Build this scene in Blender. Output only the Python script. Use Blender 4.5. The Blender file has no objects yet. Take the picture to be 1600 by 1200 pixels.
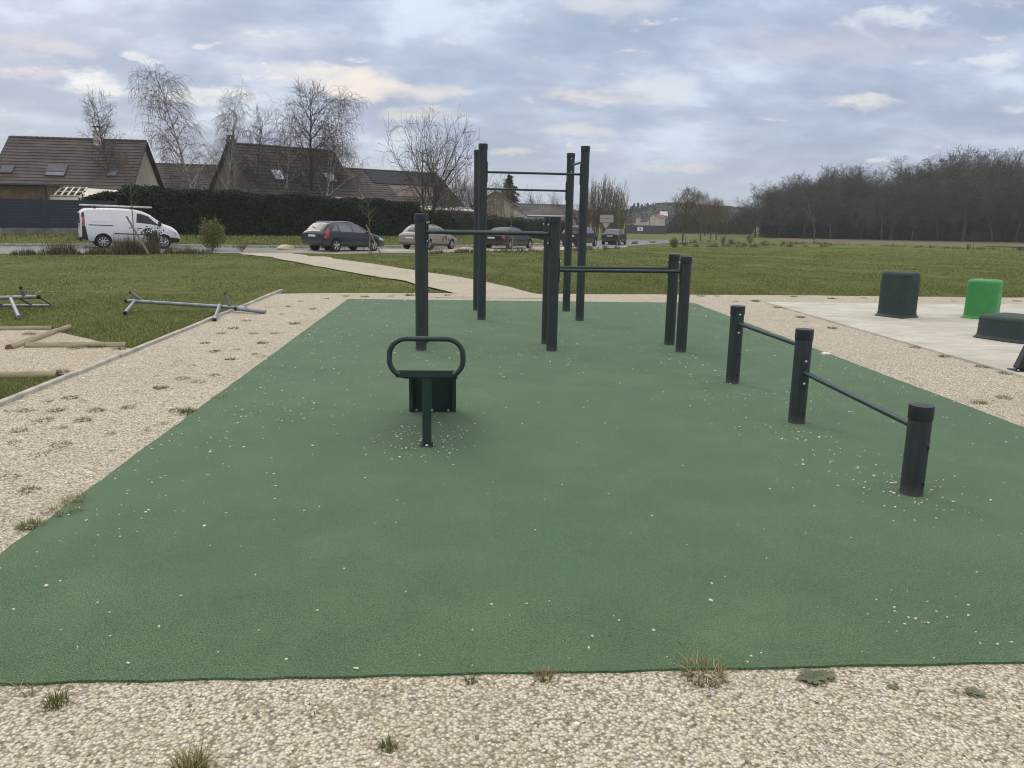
import bpy, math, random
import numpy as np
from mathutils import Vector, Matrix

R = math.radians
SC = bpy.context.scene
COL = SC.collection
rnd = random.Random(7)
nrng = np.random.default_rng(11)

# ------------------------------------------------------------------ camera
F_PX, PITCH, YAW, ROLL, CAM_H = 1247.86, 0.2069974, 0.0649421, 0.0176301, 1.6
_cp, _sp = math.cos(PITCH), math.sin(PITCH)
FW = Vector((math.sin(YAW) * _cp, math.cos(YAW) * _cp, -_sp))
_r0 = Vector((math.cos(YAW), -math.sin(YAW), 0))
_u0 = _r0.cross(FW)
RT = _r0 * math.cos(ROLL) + _u0 * math.sin(ROLL)
UP = -_r0 * math.sin(ROLL) + _u0 * math.cos(ROLL)
EYE = Vector((0, 0, CAM_H))

def ray(px, py):
    return FW + RT * ((px - 800) / F_PX) + UP * ((600 - py) / F_PX)

def gp(px, py, z=0.0):
    """point of the horizontal level z that was measured at this spot of the photograph"""
    d = ray(px, py)
    return EYE + d * ((z - CAM_H) / d.z)

def p3(px, py, Y):
    """point at world depth Y"""
    d = ray(px, py)
    return EYE + d * (Y / d.y)

cam_d = bpy.data.cameras.new('camera')
cam = bpy.data.objects.new('camera', cam_d)
COL.objects.link(cam)
cam.matrix_world = Matrix(((RT.x, UP.x, -FW.x, 0), (RT.y, UP.y, -FW.y, 0), (RT.z, UP.z, -FW.z, CAM_H + 0.022), (0, 0, 0, 1)))
cam_d.sensor_width = 36
cam_d.lens = 36 * F_PX / 1600
cam_d.clip_start = 0.05
cam_d.clip_end = 6000
SC.camera = cam

# ------------------------------------------------------------------ node helpers
class NT:
    def __init__(s, tree):
        s.t = tree; s.n = tree.nodes; s.l = tree.links
    def add(s, typ, **kw):
        n = s.n.new(typ)
        for k, v in kw.items():
            setattr(n, k, v)
        return n
    def put(s, sock, v):
        if hasattr(v, 'links') or isinstance(v, bpy.types.NodeSocket):
            s.l.new(v, sock)
        else:
            sock.default_value = v
    def math(s, op, a, b=0.0, clamp=False):
        n = s.add('ShaderNodeMath', operation=op, use_clamp=clamp)
        s.put(n.inputs[0], a); s.put(n.inputs[1], b)
        return n.outputs[0]
    def mix(s, f, a, b, blend='MIX'):
        n = s.add('ShaderNodeMix', data_type='RGBA', blend_type=blend)
        s.put(n.inputs[0], f); s.put(n.inputs[6], c4(a)); s.put(n.inputs[7], c4(b))
        return n.outputs[2]
    def ramp(s, f, stops, interp='LINEAR'):
        n = s.add('ShaderNodeValToRGB'); r = n.color_ramp; r.interpolation = interp
        while len(r.elements) < len(stops):
            r.elements.new(0.5)
        for e, (p, c) in zip(r.elements, stops):
            e.position = p; e.color = c4(c)
        s.put(n.inputs[0], f)
        return n.outputs[0]
    def noise(s, vec, scale, detail=3.0, rough=0.55, dist=0.0):
        n = s.add('ShaderNodeTexNoise')
        if vec is not None: s.put(n.inputs['Vector'], vec)
        n.inputs['Scale'].default_value = scale; n.inputs['Detail'].default_value = detail
        n.inputs['Roughness'].default_value = rough; n.inputs['Distortion'].default_value = dist
        return n.outputs['Fac']
    def maprange(s, v, a, b, c=0.0, d=1.0, smooth=False):
        n = s.add('ShaderNodeMapRange')
        if smooth: n.interpolation_type = 'SMOOTHSTEP'
        s.put(n.inputs[0], v)
        for i, q in enumerate((a, b, c, d)): n.inputs[i + 1].default_value = q
        return n.outputs[0]
    def scalevec(s, vec, sc):
        n = s.add('ShaderNodeVectorMath', operation='MULTIPLY')
        s.put(n.inputs[0], vec); n.inputs[1].default_value = sc
        return n.outputs[0]

def c4(c):
    if isinstance(c, (tuple, list)) and len(c) == 3:
        return (c[0], c[1], c[2], 1.0)
    return c

def mat(name):
    m = bpy.data.materials.new(name); m.use_nodes = True
    t = NT(m.node_tree)
    b = t.n['Principled BSDF']
    return m, t, b

def obj_co(t):
    return t.add('ShaderNodeTexCoord').outputs['Object']
def world_co(t):
    return t.add('ShaderNodeNewGeometry').outputs['Position']

def bump(t, b, h, strength=0.4, dist=0.01):
    n = t.add('ShaderNodeBump'); n.inputs['Strength'].default_value = strength; n.inputs['Distance'].default_value = dist
    t.put(n.inputs['Height'], h); t.l.new(n.outputs[0], b.inputs['Normal'])

def simple(name, col, rough=0.6, var=0.18, scale=6.0, metal=0.0, bmp=0.0, bscale=60.0, spec=None, coat=0.0):
    """plain real-world material with mottling and small relief"""
    m, t, b = mat(name)
    co = obj_co(t)
    f = t.noise(co, scale, 5)
    dark = tuple(x * (1 - var) for x in col); lite = tuple(min(1, x * (1 + var)) for x in col)
    t.put(b.inputs['Base Color'], t.ramp(f, [(0.3, dark), (0.7, lite)]))
    t.put(b.inputs['Roughness'], t.maprange(t.noise(co, scale * 2.3, 4), 0.3, 0.7, max(0.03, rough - 0.08), min(1, rough + 0.08)))
    b.inputs['Metallic'].default_value = metal
    if spec is not None: b.inputs['Specular IOR Level'].default_value = spec
    if coat: b.inputs['Coat Weight'].default_value = coat; b.inputs['Coat Roughness'].default_value = 0.06
    if bmp: bump(t, b, t.noise(co, bscale, 3), bmp, 0.01)
    return m

def island(name, stops, rough=0.9, spec=0.3, trans=0.0):
    """every loose piece (pebble, blade, leaf) has its own colour"""
    m, t, b = mat(name)
    g = t.add('ShaderNodeNewGeometry')
    t.put(b.inputs['Base Color'], t.ramp(g.outputs['Random Per Island'], stops))
    b.inputs['Roughness'].default_value = rough
    b.inputs['Specular IOR Level'].default_value = spec
    return m

M = {}
# safety surface : bonded green rubber granules
m, t, b = mat('rubber'); co = world_co(t)
fine = t.noise(co, 260, 2, 0.7); mid = t.noise(co, 135, 3, 0.7); big = t.noise(co, 0.55, 4, 0.6); patch = t.noise(co, 2.6, 4, 0.6)
base = t.ramp(t.math('ADD', t.math('MULTIPLY', big, 0.45), t.math('MULTIPLY', patch, 0.55)), [(0.30, (0.062, 0.110, 0.055)), (0.5, (.079, .136, .068)), (0.70, (0.101, 0.162, 0.086))])
gr = t.ramp(t.math('ADD', t.math('MULTIPLY', fine, 0.6), t.math('MULTIPLY', mid, 0.4)), [(0.38, (0.10, 0.11, 0.10)), (0.50, (0.90, 0.90, 0.90)), (0.63, (2.2, 2.2, 2.1))])
colr = t.mix(1.0, base, gr, 'MULTIPLY')
dust = t.maprange(t.noise(co, 1.1, 6, 0.72, 0.6), 0.55, 0.80, 0.0, 0.34)
t.put(b.inputs['Base Color'], t.mix(dust, colr, (0.16, 0.215, 0.125)))
b.inputs['Roughness'].default_value = 0.9; b.inputs['Specular IOR Level'].default_value = 0.2
b.inputs['Sheen Weight'].default_value = 0.16; b.inputs['Sheen Tint'].default_value = (.8, 1, .82, 1); b.inputs['Sheen Roughness'].default_value = 0.5
bump(t, b, t.math('ADD', fine, mid), 0.7, 0.004)
M['rubber'] = m

# gravel sheet : cells the size of pebbles
def gravel_mat(name, tint=(1, 1, 1), weeds=0.5, scale=84):
    m, t, b = mat(name); co = world_co(t)
    v = t.add('ShaderNodeTexVoronoi'); t.put(v.inputs['Vector'], co); v.inputs['Scale'].default_value = scale
    v2 = t.add('ShaderNodeTexVoronoi'); t.put(v2.inputs['Vector'], co); v2.inputs['Scale'].default_value = scale * 0.42
    w = t.add('ShaderNodeSeparateColor'); t.put(w.inputs[0], v.outputs['Color'])
    w2 = t.add('ShaderNodeSeparateColor'); t.put(w2.inputs[0], v2.outputs['Color'])
    k = lambda r, g, bb: (r * tint[0], g * tint[1], bb * tint[2])
    c = t.ramp(w.outputs[0], [(0.0, k(.13, .105, .065)), (0.14, k(.42, .35, .23)), (0.38, k(.62, .54, .375)), (0.66, k(.73, .66, .49)), (0.88, k(.86, .82, .71)), (1.0, k(.30, .26, .19))])
    c = t.mix(t.math('MULTIPLY', w2.outputs[0], 0.34), c, k(.82, .75, .60))
    gap = t.maprange(v.outputs['Distance'], 0.40, 0.80, 0.0, 0.75)
    c = t.mix(gap, c, k(.15, .115, .08))
    soil = t.maprange(t.noise(co, 0.8, 6, 0.7), 0.50, 0.70, 0.0, 0.42)
    c = t.mix(soil, c, k(.36, .29, .20))
    st = t.maprange(t.noise(t.scalevec(co, (1.0, 1.0, 1)), 5.5, 6, 0.75), 0.59, 0.68, 0.0, weeds)
    c = t.mix(st, c, (.17, .15, .075))
    t.put(b.inputs['Base Color'], c); b.inputs['Roughness'].default_value = 0.9
    bump(t, b, t.math('SUBTRACT', 1.0, v.outputs['Distance']), 0.9, 0.012)
    return m
M['gravel'] = gravel_mat('gravel')
M['gravel_bay'] = gravel_mat('gravel_pale', (1.0, 0.97, 0.95), 0.25)
M['pebble'] = island('pebble', [(0.0, (.90, .86, .68)), (0.14, (.68, .58, .36)), (0.26, (.82, .75, .52)), (0.38, (.44, .35, .20)), (0.48, (.86, .81, .62)), (0.58, (.36, .31, .22)), (0.70, (.94, .92, .83)), (0.80, (.64, .51, .29)), (0.90, (.14, .115, .075)), (1.0, (.80, .73, .55))], 0.75)
M['pale_pebble'] = island('pale_pebble', [(0.0, (.74, .72, .58)), (0.5, (.62, .58, .42)), (1.0, (.82, .80, .72))], 0.8)

m, t, b = mat('concrete'); co = world_co(t)
f = t.noise(co, 0.9, 7, 0.68, 0.3); f2 = t.noise(t.scalevec(co, (0.5, 2.2, 1)), 2.4, 6, 0.7); f3 = t.noise(co, 55, 3, 0.7)
c = t.ramp(t.math('ADD', t.math('MULTIPLY', f, 0.5), t.math('MULTIPLY', f2, 0.5)), [(0.36, (.38, .355, .285)), (0.5, (.51, .485, .405)), (0.64, (.66, .635, .56))])
c = t.mix(t.maprange(f3, 0.52, 0.72, 0, 0.5), c, (.27, .235, .175))
t.put(b.inputs['Base Color'], c); b.inputs['Roughness'].default_value = 0.88; bump(t, b, f3, 0.25, 0.004)
M['concrete'] = m
M['kerbstone'] = simple('kerbstone', (.43, .41, .35), 0.9, 0.3, 5, bmp=0.4, bscale=40)

# grass soil sheet
m, t, b = mat('turf'); co = world_co(t)
f = t.noise(co, 0.35, 5, 0.6); f2 = t.noise(co, 3.1, 5, 0.7); f3 = t.noise(co, 28, 4, 0.8)
c = t.ramp(t.math('ADD', t.math('MULTIPLY', f, 0.45), t.math('MULTIPLY', f2, 0.55)), [(0.36, (.066, .090, .020)), (0.48, (.116, .142, .036)), (0.58, (.175, .180, .062)), (0.68, (.25, .205, .105))])
c = t.mix(1.0, c, t.ramp(f3, [(0.3, (.55, .55, .55)), (0.7, (1.4, 1.4, 1.4))]), 'MULTIPLY')
t.put(b.inputs['Base Color'], c); b.inputs['Roughness'].default_value = 0.95; b.inputs['Specular IOR Level'].default_value = 0.1
bump(t, b, t.math('ADD', f3, t.math('MULTIPLY', f2, 2.0)), 0.8, 0.05)
M['turf'] = m
M['grass'] = island('grass_blade', [(0.0, (.074, .114, .022)), (0.35, (.128, .182, .038)), (0.60, (.188, .226, .060)), (0.78, (.28, .262, .102)), (1.0, (.46, .39, .20))], 0.7, 0.25)
M['tuft'] = island('tuft_blade', [(0.0, (.07, .10, .022)), (0.5, (.13, .16, .04)), (1.0, (.24, .21, .09))], 0.7, 0.25)
M['dry_tuft'] = island('dry_blade', [(0.0, (.13, .135, .045)), (0.5, (.26, .215, .105)), (1.0, (.45, .37, .22))], 0.8, 0.2)
M['dry_weed'] = island('dry_weed', [(0.0, (.055, .042, .028)), (0.5, (.12, .09, .055)), (0.85, (.20, .155, .095)), (1.0, (.10, .11, .04))], 0.9, 0.1)
m, t, b = mat('ploughed'); co = world_co(t)
t.put(b.inputs['Base Color'], t.ramp(t.noise(t.scalevec(co, (0.05, 0.5, 1)), 1.0, 6, 0.7), [(0.3, (.105, .105, .05)), (0.5, (.16, .13, .075)), (0.7, (.21, .17, .11))]))
b.inputs['Roughness'].default_value = 1.0; b.inputs['Specular IOR Level'].default_value = 0.1
M['ploughed'] = m
m, t, b = mat('asphalt'); co = world_co(t)
t.put(b.inputs['Base Color'], t.ramp(t.math('ADD', t.math('MULTIPLY', t.noise(co, 0.4, 5), 0.6), t.math('MULTIPLY', t.noise(co, 60, 3), 0.4)), [(0.3, (.150, .150, .158)), (0.7, (.215, .215, .222))]))
b.inputs['Roughness'].default_value = 0.8
M['asphalt'] = m
M['road_paint'] = simple('road_paint', (.70, .70, .68), 0.7, 0.15, 3)

# painted steel of the equipment
m, t, b = mat('anthracite_paint'); co = obj_co(t)
streak = t.noise(t.scalevec(co, (6, 6, 0.5)), 5, 5, 0.6)
c = t.ramp(streak, [(0.3, (.028, .034, .034)), (0.7, (.043, .050, .050))])
c = t.mix(t.maprange(t.noise(co, 3.5, 6, 0.7), 0.55, 0.75, 0, 0.35), c, (.075, .082, .078))
sz_ = t.add('ShaderNodeSeparateXYZ'); t.put(sz_.inputs[0], co)
c = t.mix(t.maprange(t.math('ADD', sz_.outputs[2], t.math('MULTIPLY', t.noise(co, 22, 5, .7), .16)), .15, .07, 0, .45), c, (.16, .15, .12))
t.put(b.inputs['Base Color'], c); t.put(b.inputs['Roughness'], t.maprange(t.noise(co, 9, 5), 0.3, 0.7, 0.42, 0.62))
bump(t, b, t.noise(co, 420, 2), 0.06, 0.002); b.inputs['Specular IOR Level'].default_value = 0.35
M['post'] = m
M['cap'] = simple('black_plastic_cap', (.010, .012, .014), 0.42, 0.25, 20, bmp=0.05, bscale=300)
M['bar'] = simple('dark_green_bar_paint', (.018, .037, .035), 0.38, 0.22, 8, bmp=0.03, bscale=300)
M['green_steel'] = simple('dark_green_steel', (.016, .040, .032), 0.42, 0.25, 7, bmp=0.04, bscale=260)
M['board'] = simple('worn_green_board', (.040, .060, .058), 0.48, 0.45, 9, bmp=0.05, bscale=200)
M['bolt'] = simple('zinc_bolt', (.62, .62, .60), 0.35, 0.1, 40, metal=0.9)
M['hole'] = simple('black_plug', (.004, .004, .004), 0.6, 0.1)
M['galv'] = simple('galvanised_tube', (.25, .265, .28), 0.5, 0.3, 12, metal=0.45, bmp=0.05, bscale=90)
M['dark_tube'] = simple('dull_grey_tube', (.11, .11, .115), 0.55, 0.3, 12, metal=0.3)
M['pod_dark'] = simple('dark_petrol_rubber', (.017, .035, .031), 0.6, 0.28, 5, bmp=0.08, bscale=160)
M['pod_green'] = simple('bright_green_rubber', (.042, .245, .062), 0.5, 0.12, 5, bmp=0.08, bscale=160)
m, t, b = mat('log_wood'); co = obj_co(t)
t.put(b.inputs['Base Color'], t.ramp(t.noise(t.scalevec(co, (1.2, 14, 14)), 2.2, 6, 0.65), [(0.25, (.17, .145, .085)), (0.5, (.33, .28, .18)), (0.75, (.45, .39, .27))]))
b.inputs['Roughness'].default_value = 0.9; bump(t, b, t.noise(t.scalevec(co, (1.2, 16, 16)), 3, 5), 0.4, 0.01)
M['log'] = m
M['log_end'] = simple('log_end_grain', (.17, .12, .09), 0.95, 0.35, 14, bmp=0.4, bscale=40)
M['stake'] = simple('grey_stake', (.13, .105, .075), 0.9, 0.3, 9)
M['bark'] = simple('grey_brown_bark', (.085, .072, .058), 0.95, 0.35, 5, bmp=0.5, bscale=18)
m, t, b = mat('birch_bark'); co = obj_co(t)
t.put(b.inputs['Base Color'], t.ramp(t.noise(t.scalevec(co, (3, 3, 5.0)), 1.5, 5, 0.7), [(0.36, (.055, .045, .038)), (0.46, (.30, .27, .23)), (0.65, (.52, .49, .43))]))
b.inputs['Roughness'].default_value = 0.9
M['birch'] = m
M['twig'] = simple('brown_twig', (.085, .065, .052), 0.95, 0.3, 2)
M['birch_twig'] = simple('purplish_birch_twig', (.105, .078, .068), 0.95, 0.3, 2)
M['pale_twig'] = simple('buff_twig', (.20, .16, .10), 0.95, 0.3, 2)
M['olive_twig'] = simple('olive_twig', (.125, .105, .062), 0.95, 0.3, 2)
M['wood_twig'] = simple('woodland_twig', (.070, .065, .057), 0.95, 0.35, 0.4)
M['wood_twig2'] = simple('woodland_twig_warm', (.090, .078, .063), 0.95, 0.35, 0.4)
M['wood_bark'] = simple('woodland_bark', (.062, .056, .048), 0.95, 0.4, 1)
M['hedge'] = island('hedge_leaf', [(0.0, (.009, .022, .010)), (0.5, (.017, .036, .016)), (0.88, (.032, .056, .022)), (1.0, (.065, .078, .03))], 0.65, 0.3)
M['hedge2'] = island('mixed_hedge_leaf', [(0.0, (.020, .030, .014)), (0.5, (.038, .045, .022)), (0.85, (.075, .062, .030)), (1.0, (.11, .095, .04))], 0.7, 0.3)
M['hedge_core'] = simple('hedge_core', (.011, .017, .010), 1.0, 0.4, 3)
M['conifer'] = island('conifer_needles', [(0.0, (.016, .032, .028)), (0.6, (.034, .056, .046)), (1.0, (.06, .085, .065))], 0.7, 0.3)
M['bright_leaf'] = island('yellow_green_leaf', [(0.0, (.07, .09, .02)), (0.5, (.14, .155, .035)), (1.0, (.25, .24, .06))], 0.6, 0.3)
M['dark_leaf'] = island('dark_glossy_leaf', [(0.0, (.018, .028, .014)), (0.6, (.035, .05, .022)), (1.0, (.08, .085, .035))], 0.45, 0.5)
M['ivy'] = island('ivy_leaf', [(0.0, (.014, .024, .014)), (0.7, (.026, .038, .02)), (1.0, (.05, .06, .03))], 0.6, 0.3)
M['rose_leaf'] = island('grey_green_rosette', [(0.0, (.10, .12, .07)), (1.0, (.19, .20, .13))], 0.8, 0.2)
M['boulder'] = simple('cream_limestone', (.50, .43, .32), 0.95, 0.35, 3, bmp=0.6, bscale=8)
M['dark_boulder'] = simple('mossy_stone', (.16, .14, .11), 0.95, 0.4, 3, bmp=0.6, bscale=8)
M['far_wood'] = None
# buildings
M['tiles'] = simple('brown_roof_tiles', (.086, .069, .063), 0.85, 0.3, 0.9, bmp=0.3, bscale=14)
M['tiles_red'] = simple('weathered_red_brown_tiles', (.092, .073, .067), 0.85, 0.35, 0.8, bmp=0.3, bscale=14)
M['tiles_clean'] = simple('cleaned_pink_tiles', (.18, .135, .115), 0.85, 0.25, 1.0, bmp=0.3, bscale=14)
M['tiles_grey'] = simple('grey_brown_tiles', (.12, .102, .097), 0.85, 0.3, 0.9, bmp=0.3, bscale=14)
M['render'] = simple('cream_render', (.50, .45, .37), 0.95, 0.15, 0.7, bmp=0.1, bscale=20)
M['render_dull'] = simple('dull_beige_render', (.215, .19, .155), 0.95, 0.2, 0.7, bmp=0.1, bscale=20)
M['render_white'] = simple('white_render', (.72, .70, .66), 0.95, 0.1, 0.7)
M['white_trim'] = simple('white_painted_trim', (.72, .70, .63), 0.6, 0.1, 2)
M['solar'] = simple('dark_solar_panel', (.012, .014, .020), 0.5, 0.2, 2, spec=0.15)
M['window_glass'] = simple('window_glass', (.10, .13, .17), 0.08, 0.3, 1, spec=0.9)
M['sky_glass'] = simple('roof_window_glass', (.55, .60, .66), 0.06, 0.2, 1, metal=0.85)
M['shutter'] = simple('grey_shutter', (.075, .080, .092), 0.6, 0.12, 4)
M['fence_blue'] = simple('blue_grey_fence_panel', (.018, .027, .043), 0.6, 0.2, 2)
M['base_wall'] = simple('concrete_base_wall', (.19, .175, .155), 0.95, 0.35, 2, bmp=0.3, bscale=12)
M['shed_wood'] = simple('brown_shed_boards', (.155, .098, .058), 0.9, 0.3, 3, bmp=0.2, bscale=20)
M['awning'] = simple('cream_lattice', (.68, .65, .53), 0.7, 0.12, 2)
M['sign_back'] = simple('grey_sign_back', (.36, .35, .32), 0.6, 0.12, 3)
M['sign_white'] = simple('white_sign_face', (.78, .79, .80), 0.5, 0.05, 3)
M['sign_black'] = simple('black_sign_mark', (.015, .015, .02), 0.5, 0.05)
# vehicles
def paint(name, col, rough=0.28, var=0.12, metal=0.15, coat=0.28, dirt=None):
    m, t, b = mat(name); co = obj_co(t)
    c = t.ramp(t.noise(co, 3, 4), [(0.3, tuple(x * (1 - var) for x in col)), (0.7, tuple(x * (1 + var) for x in col))])
    sep = t.add('ShaderNodeSeparateXYZ'); t.put(sep.inputs[0], co)
    low = t.maprange(t.math('ADD', sep.outputs[2], t.math('MULTIPLY', t.noise(co, 5, 5, 0.7), 0.5)), 0.95, 0.45, 0.0, 0.6 if dirt is None else 0.85)
    dc = (.13, .12, .105) if dirt is None else dirt
    c = t.mix(low, c, dc)
    t.put(b.inputs['Base Color'], c)
    t.put(b.inputs['Roughness'], t.math('ADD', rough, t.math('MULTIPLY', low, 0.45)))
    b.inputs['Metallic'].default_value = metal; b.inputs['Coat Weight'].default_value = coat; b.inputs['Coat Roughness'].default_value = 0.05
    return m
M['van_white'] = paint('white_van_paint', (.74, .75, .76), 0.35, 0.03, 0.0, 0.3, (.42, .40, .37))
M['wagon_blue'] = paint('blue_grey_metallic', (.020, .025, .038))
M['beige'] = paint('dusty_beige_metallic', (.30, .275, .235), 0.45, 0.12, 0.2, 0.2, (.20, .175, .14))
M['black_car'] = paint('black_metallic', (.006, .007, .009))
M['suv_grey'] = paint('dark_grey_metallic', (.018, .021, .028))
M['navy'] = paint('navy_metallic', (.010, .018, .034))
M['car_glass'] = simple('tinted_car_glass', (.028, .033, .038), 0.16, 0.3, 2, spec=0.35)
M['car_glass'].node_tree.nodes['Principled BSDF'].inputs['Metallic'].default_value = 0.05
M['side_glass'] = simple('side_car_glass', (.13, .145, .16), 0.12, 0.3, 2, spec=0.8, metal=0.35)  # paler copy of the car glass, sky reflection put partly into its grey
M['tyre'] = simple('tyre_rubber', (.014, .014, .015), 0.85, 0.3, 8)
M['rim'] = simple('alloy_rim', (.50, .51, .53), 0.35, 0.15, 8, metal=0.7)
M['trim'] = simple('black_trim', (.018, .018, .020), 0.55, 0.2, 8)
M['red_lamp'] = simple('red_lamp_lens', (.42, .022, .020), 0.2, 0.25, 10, spec=0.8)
M['clear_lamp'] = simple('clear_lamp_lens', (.72, .74, .76), 0.12, 0.15, 10, metal=0.4)
M['plate'] = simple('white_number_plate', (.72, .72, .72), 0.5, 0.05)
M['plate_yellow'] = simple('yellow_number_plate', (.60, .44, .06), 0.5, 0.05)
M['rail'] = simple('silver_roof_rail', (.50, .52, .55), 0.35, 0.1, 5, metal=0.8)
M['ladder'] = simple('aluminium_ladder', (.48, .47, .42), 0.45, 0.2, 5, metal=0.5)
M['paper'] = simple('white_paper', (.80, .80, .80), 0.9, 0.05)

# ------------------------------------------------------------------ mesh builder
class MB:
    def __init__(s):
        s.v = []; s.f = []
    def quad(s, a, b, c, d):
        i = len(s.v); s.v += [tuple(a), tuple(b), tuple(c), tuple(d)]; s.f.append((i, i + 1, i + 2, i + 3))
    def tri(s, a, b, c):
        i = len(s.v); s.v += [tuple(a), tuple(b), tuple(c)]; s.f.append((i, i + 1, i + 2))
    def box(s, c, size, rz=0.0, mtx=None):
        hx, hy, hz = size[0] / 2, size[1] / 2, size[2] / 2
        i = len(s.v); cs, sn = math.cos(rz), math.sin(rz)
        for dx, dy, dz in ((-1, -1, -1), (1, -1, -1), (1, 1, -1), (-1, 1, -1), (-1, -1, 1), (1, -1, 1), (1, 1, 1), (-1, 1, 1)):
            p = Vector((dx * hx, dy * hy, dz * hz))
            if mtx is not None: p = mtx @ p
            else: p = Vector((p.x * cs - p.y * sn, p.x * sn + p.y * cs, p.z))
            s.v.append((c[0] + p.x, c[1] + p.y, c[2] + p.z))
        for q in ((0, 3, 2, 1), (4, 5, 6, 7), (0, 1, 5, 4), (1, 2, 6, 5), (2, 3, 7, 6), (3, 0, 4, 7)):
            s.f.append(tuple(i + k for k in q))
        return s
    def tube(s, pts, rads, n=8, cap=True):
        pts = [Vector(p) for p in pts]
        if not isinstance(rads, (list, tuple)): rads = [rads] * len(pts)
        base = len(s.v); last = None
        for k, p in enumerate(pts):
            d = (pts[min(k + 1, len(pts) - 1)] - pts[max(k - 1, 0)]).normalized()
            if last is None:
                a = Vector((0, 0, 1)) if abs(d.z) < 0.9 else Vector((1, 0, 0))
                x = d.cross(a).normalized()
            else:
                x = (last - d * last.dot(d)).normalized()
            last = x; y = d.cross(x)
            for j in range(n):
                an = 2 * math.pi * j / n
                q = p + (x * math.cos(an) + y * math.sin(an)) * rads[k]
                s.v.append((q.x, q.y, q.z))
        for k in range(len(pts) - 1):
            for j in range(n):
                a = base + k * n + j; b2 = base + k * n + (j + 1) % n
                s.f.append((a, b2, b2 + n, a + n))
        if cap:
            s.f.append(tuple(base + j for j in range(n))[::-1])
            s.f.append(tuple(base + (len(pts) - 1) * n + j for j in range(n)))
        return s
    def lathe(s, prof, n=24, axis='z', c=(0, 0, 0), close=False):
        base = len(s.v)
        for r, h in prof:
            for j in range(n):
                an = 2 * math.pi * j / n; x, y = r * math.cos(an), r * math.sin(an)
                p = {'z': (x, y, h), 'y': (x, h, y), 'x': (h, x, y)}[axis]
                s.v.append((p[0] + c[0], p[1] + c[1], p[2] + c[2]))
        m_ = len(prof)
        for k in range(m_ if close else m_ - 1):
            k2 = (k + 1) % m_
            for j in range(n):
                s.f.append((base + k * n + j, base + k * n + (j + 1) % n, base + k2 * n + (j + 1) % n, base + k2 * n + j))
        if not close:
            s.f.append(tuple(base + j for j in range(n))[::-1]); s.f.append(tuple(base + (m_ - 1) * n + j for j in range(n)))
        return s
    def prism(s, outline, z0, z1):
        i = len(s.v); n = len(outline)
        s.v += [(x, y, z0) for x, y in outline] + [(x, y, z1) for x, y in outline]
        s.f.append(tuple(i + k for k in range(n))[::-1]); s.f.append(tuple(i + n + k for k in range(n)))
        for k in range(n):
            s.f.append((i + k, i + (k + 1) % n, i + n + (k + 1) % n, i + n + k))
        return s
    def build(s, name, material, parent=None, loc=(0, 0, 0), rz=0.0, smooth=None, bevel=0.0, rot=None):
        me = bpy.data.meshes.new(name)
        me.from_pydata(s.v, [], s.f); me.update()
        me.materials.append(material)
        if smooth is not None:
            me.polygons.foreach_set('use_smooth', [True] * len(me.polygons))
            me.set_sharp_from_angle(angle=R(smooth))
        o = bpy.data.objects.new(name, me); COL.objects.link(o)
        o.location = loc; o.rotation_euler = rot if rot is not None else (0, 0, rz)
        if parent is not None: o.parent = parent
        if bevel:
            b = o.modifiers.new('bevel', 'BEVEL'); b.width = bevel; b.segments = 2; b.limit_method = 'ANGLE'; b.angle_limit = R(40)
        return o

def np_mesh(name, verts, faces, material, smooth=False, loc=(0, 0, 0), parent=None):
    """verts (n,3), faces (m,k) constant k"""
    me = bpy.data.meshes.new(name)
    k = faces.shape[1]
    me.vertices.add(len(verts)); me.vertices.foreach_set('co', verts.astype(np.float32).ravel())
    me.loops.add(faces.size); me.loops.foreach_set('vertex_index', faces.astype(np.int32).ravel())
    me.polygons.add(len(faces)); me.polygons.foreach_set('loop_start', np.arange(0, faces.size, k, dtype=np.int32))
    me.polygons.foreach_set('loop_total', np.full(len(faces), k, dtype=np.int32))
    if smooth: me.polygons.foreach_set('use_smooth', np.ones(len(faces), dtype=bool))
    me.update(calc_edges=True); me.validate()
    me.materials.append(material)
    o = bpy.data.objects.new(name, me); COL.objects.link(o); o.location = loc
    if parent is not None: o.parent = parent
    return o

def tag(o, label=None, cat=None, group=None, kind=None):
    if label: o['label'] = label
    if cat: o['category'] = cat
    if group: o['group'] = group
    if kind: o['kind'] = kind
    return o

def thing(name, loc, label, cat, rz=0.0, group=None):
    o = bpy.data.objects.new(name, None); COL.objects.link(o)
    o.empty_display_size = 0.3
    o.location = loc; o.rotation_euler = (0, 0, rz)
    return tag(o, label, cat, group)

def copy_tree(o, parent=None):
    c = o.copy(); COL.objects.link(c)
    if parent is not None: c.parent = parent
    for ch in [q for q in KIDS.get(o.name, [])] or list(o.children):
        copy_tree(ch, c)
    return c
KIDS = {}
M['dry_red'] = simple('reddish_twig', (.16, .06, .045), 0.9, 0.3, 2)
M['red_rod'] = simple('faded_red_rod', (.30, .13, .11), 0.7, 0.2, 4)
M['brush'] = island('brushwood', [(0.0, (.026, .024, .020)), (0.5, (.050, .044, .036)), (0.85, (.075, .062, .048)), (1.0, (.042, .048, .030))], 0.95, 0.1)
M['far_leaf'] = island('far_woodland', [(0.0, (.022, .023, .020)), (0.5, (.040, .037, .030)), (0.85, (.058, .050, .040)), (1.0, (.03, .036, .026))], 1.0, 0.05)
M['hill_soil'] = simple('hill_soil', (.030, .028, .023), 1.0, 0.3, .02)
M['tiles_far'] = simple('pink_far_tiles', (.28, .15, .115), 0.9, 0.2, .5)
M['fence_far'] = simple('dark_far_fence', (.062, .066, .070), 0.8, 0.2, .5)
M['wood_twig3'] = simple('woodland_twig_olive', (.074, .072, .056), 0.95, 0.35, 0.4)
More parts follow.
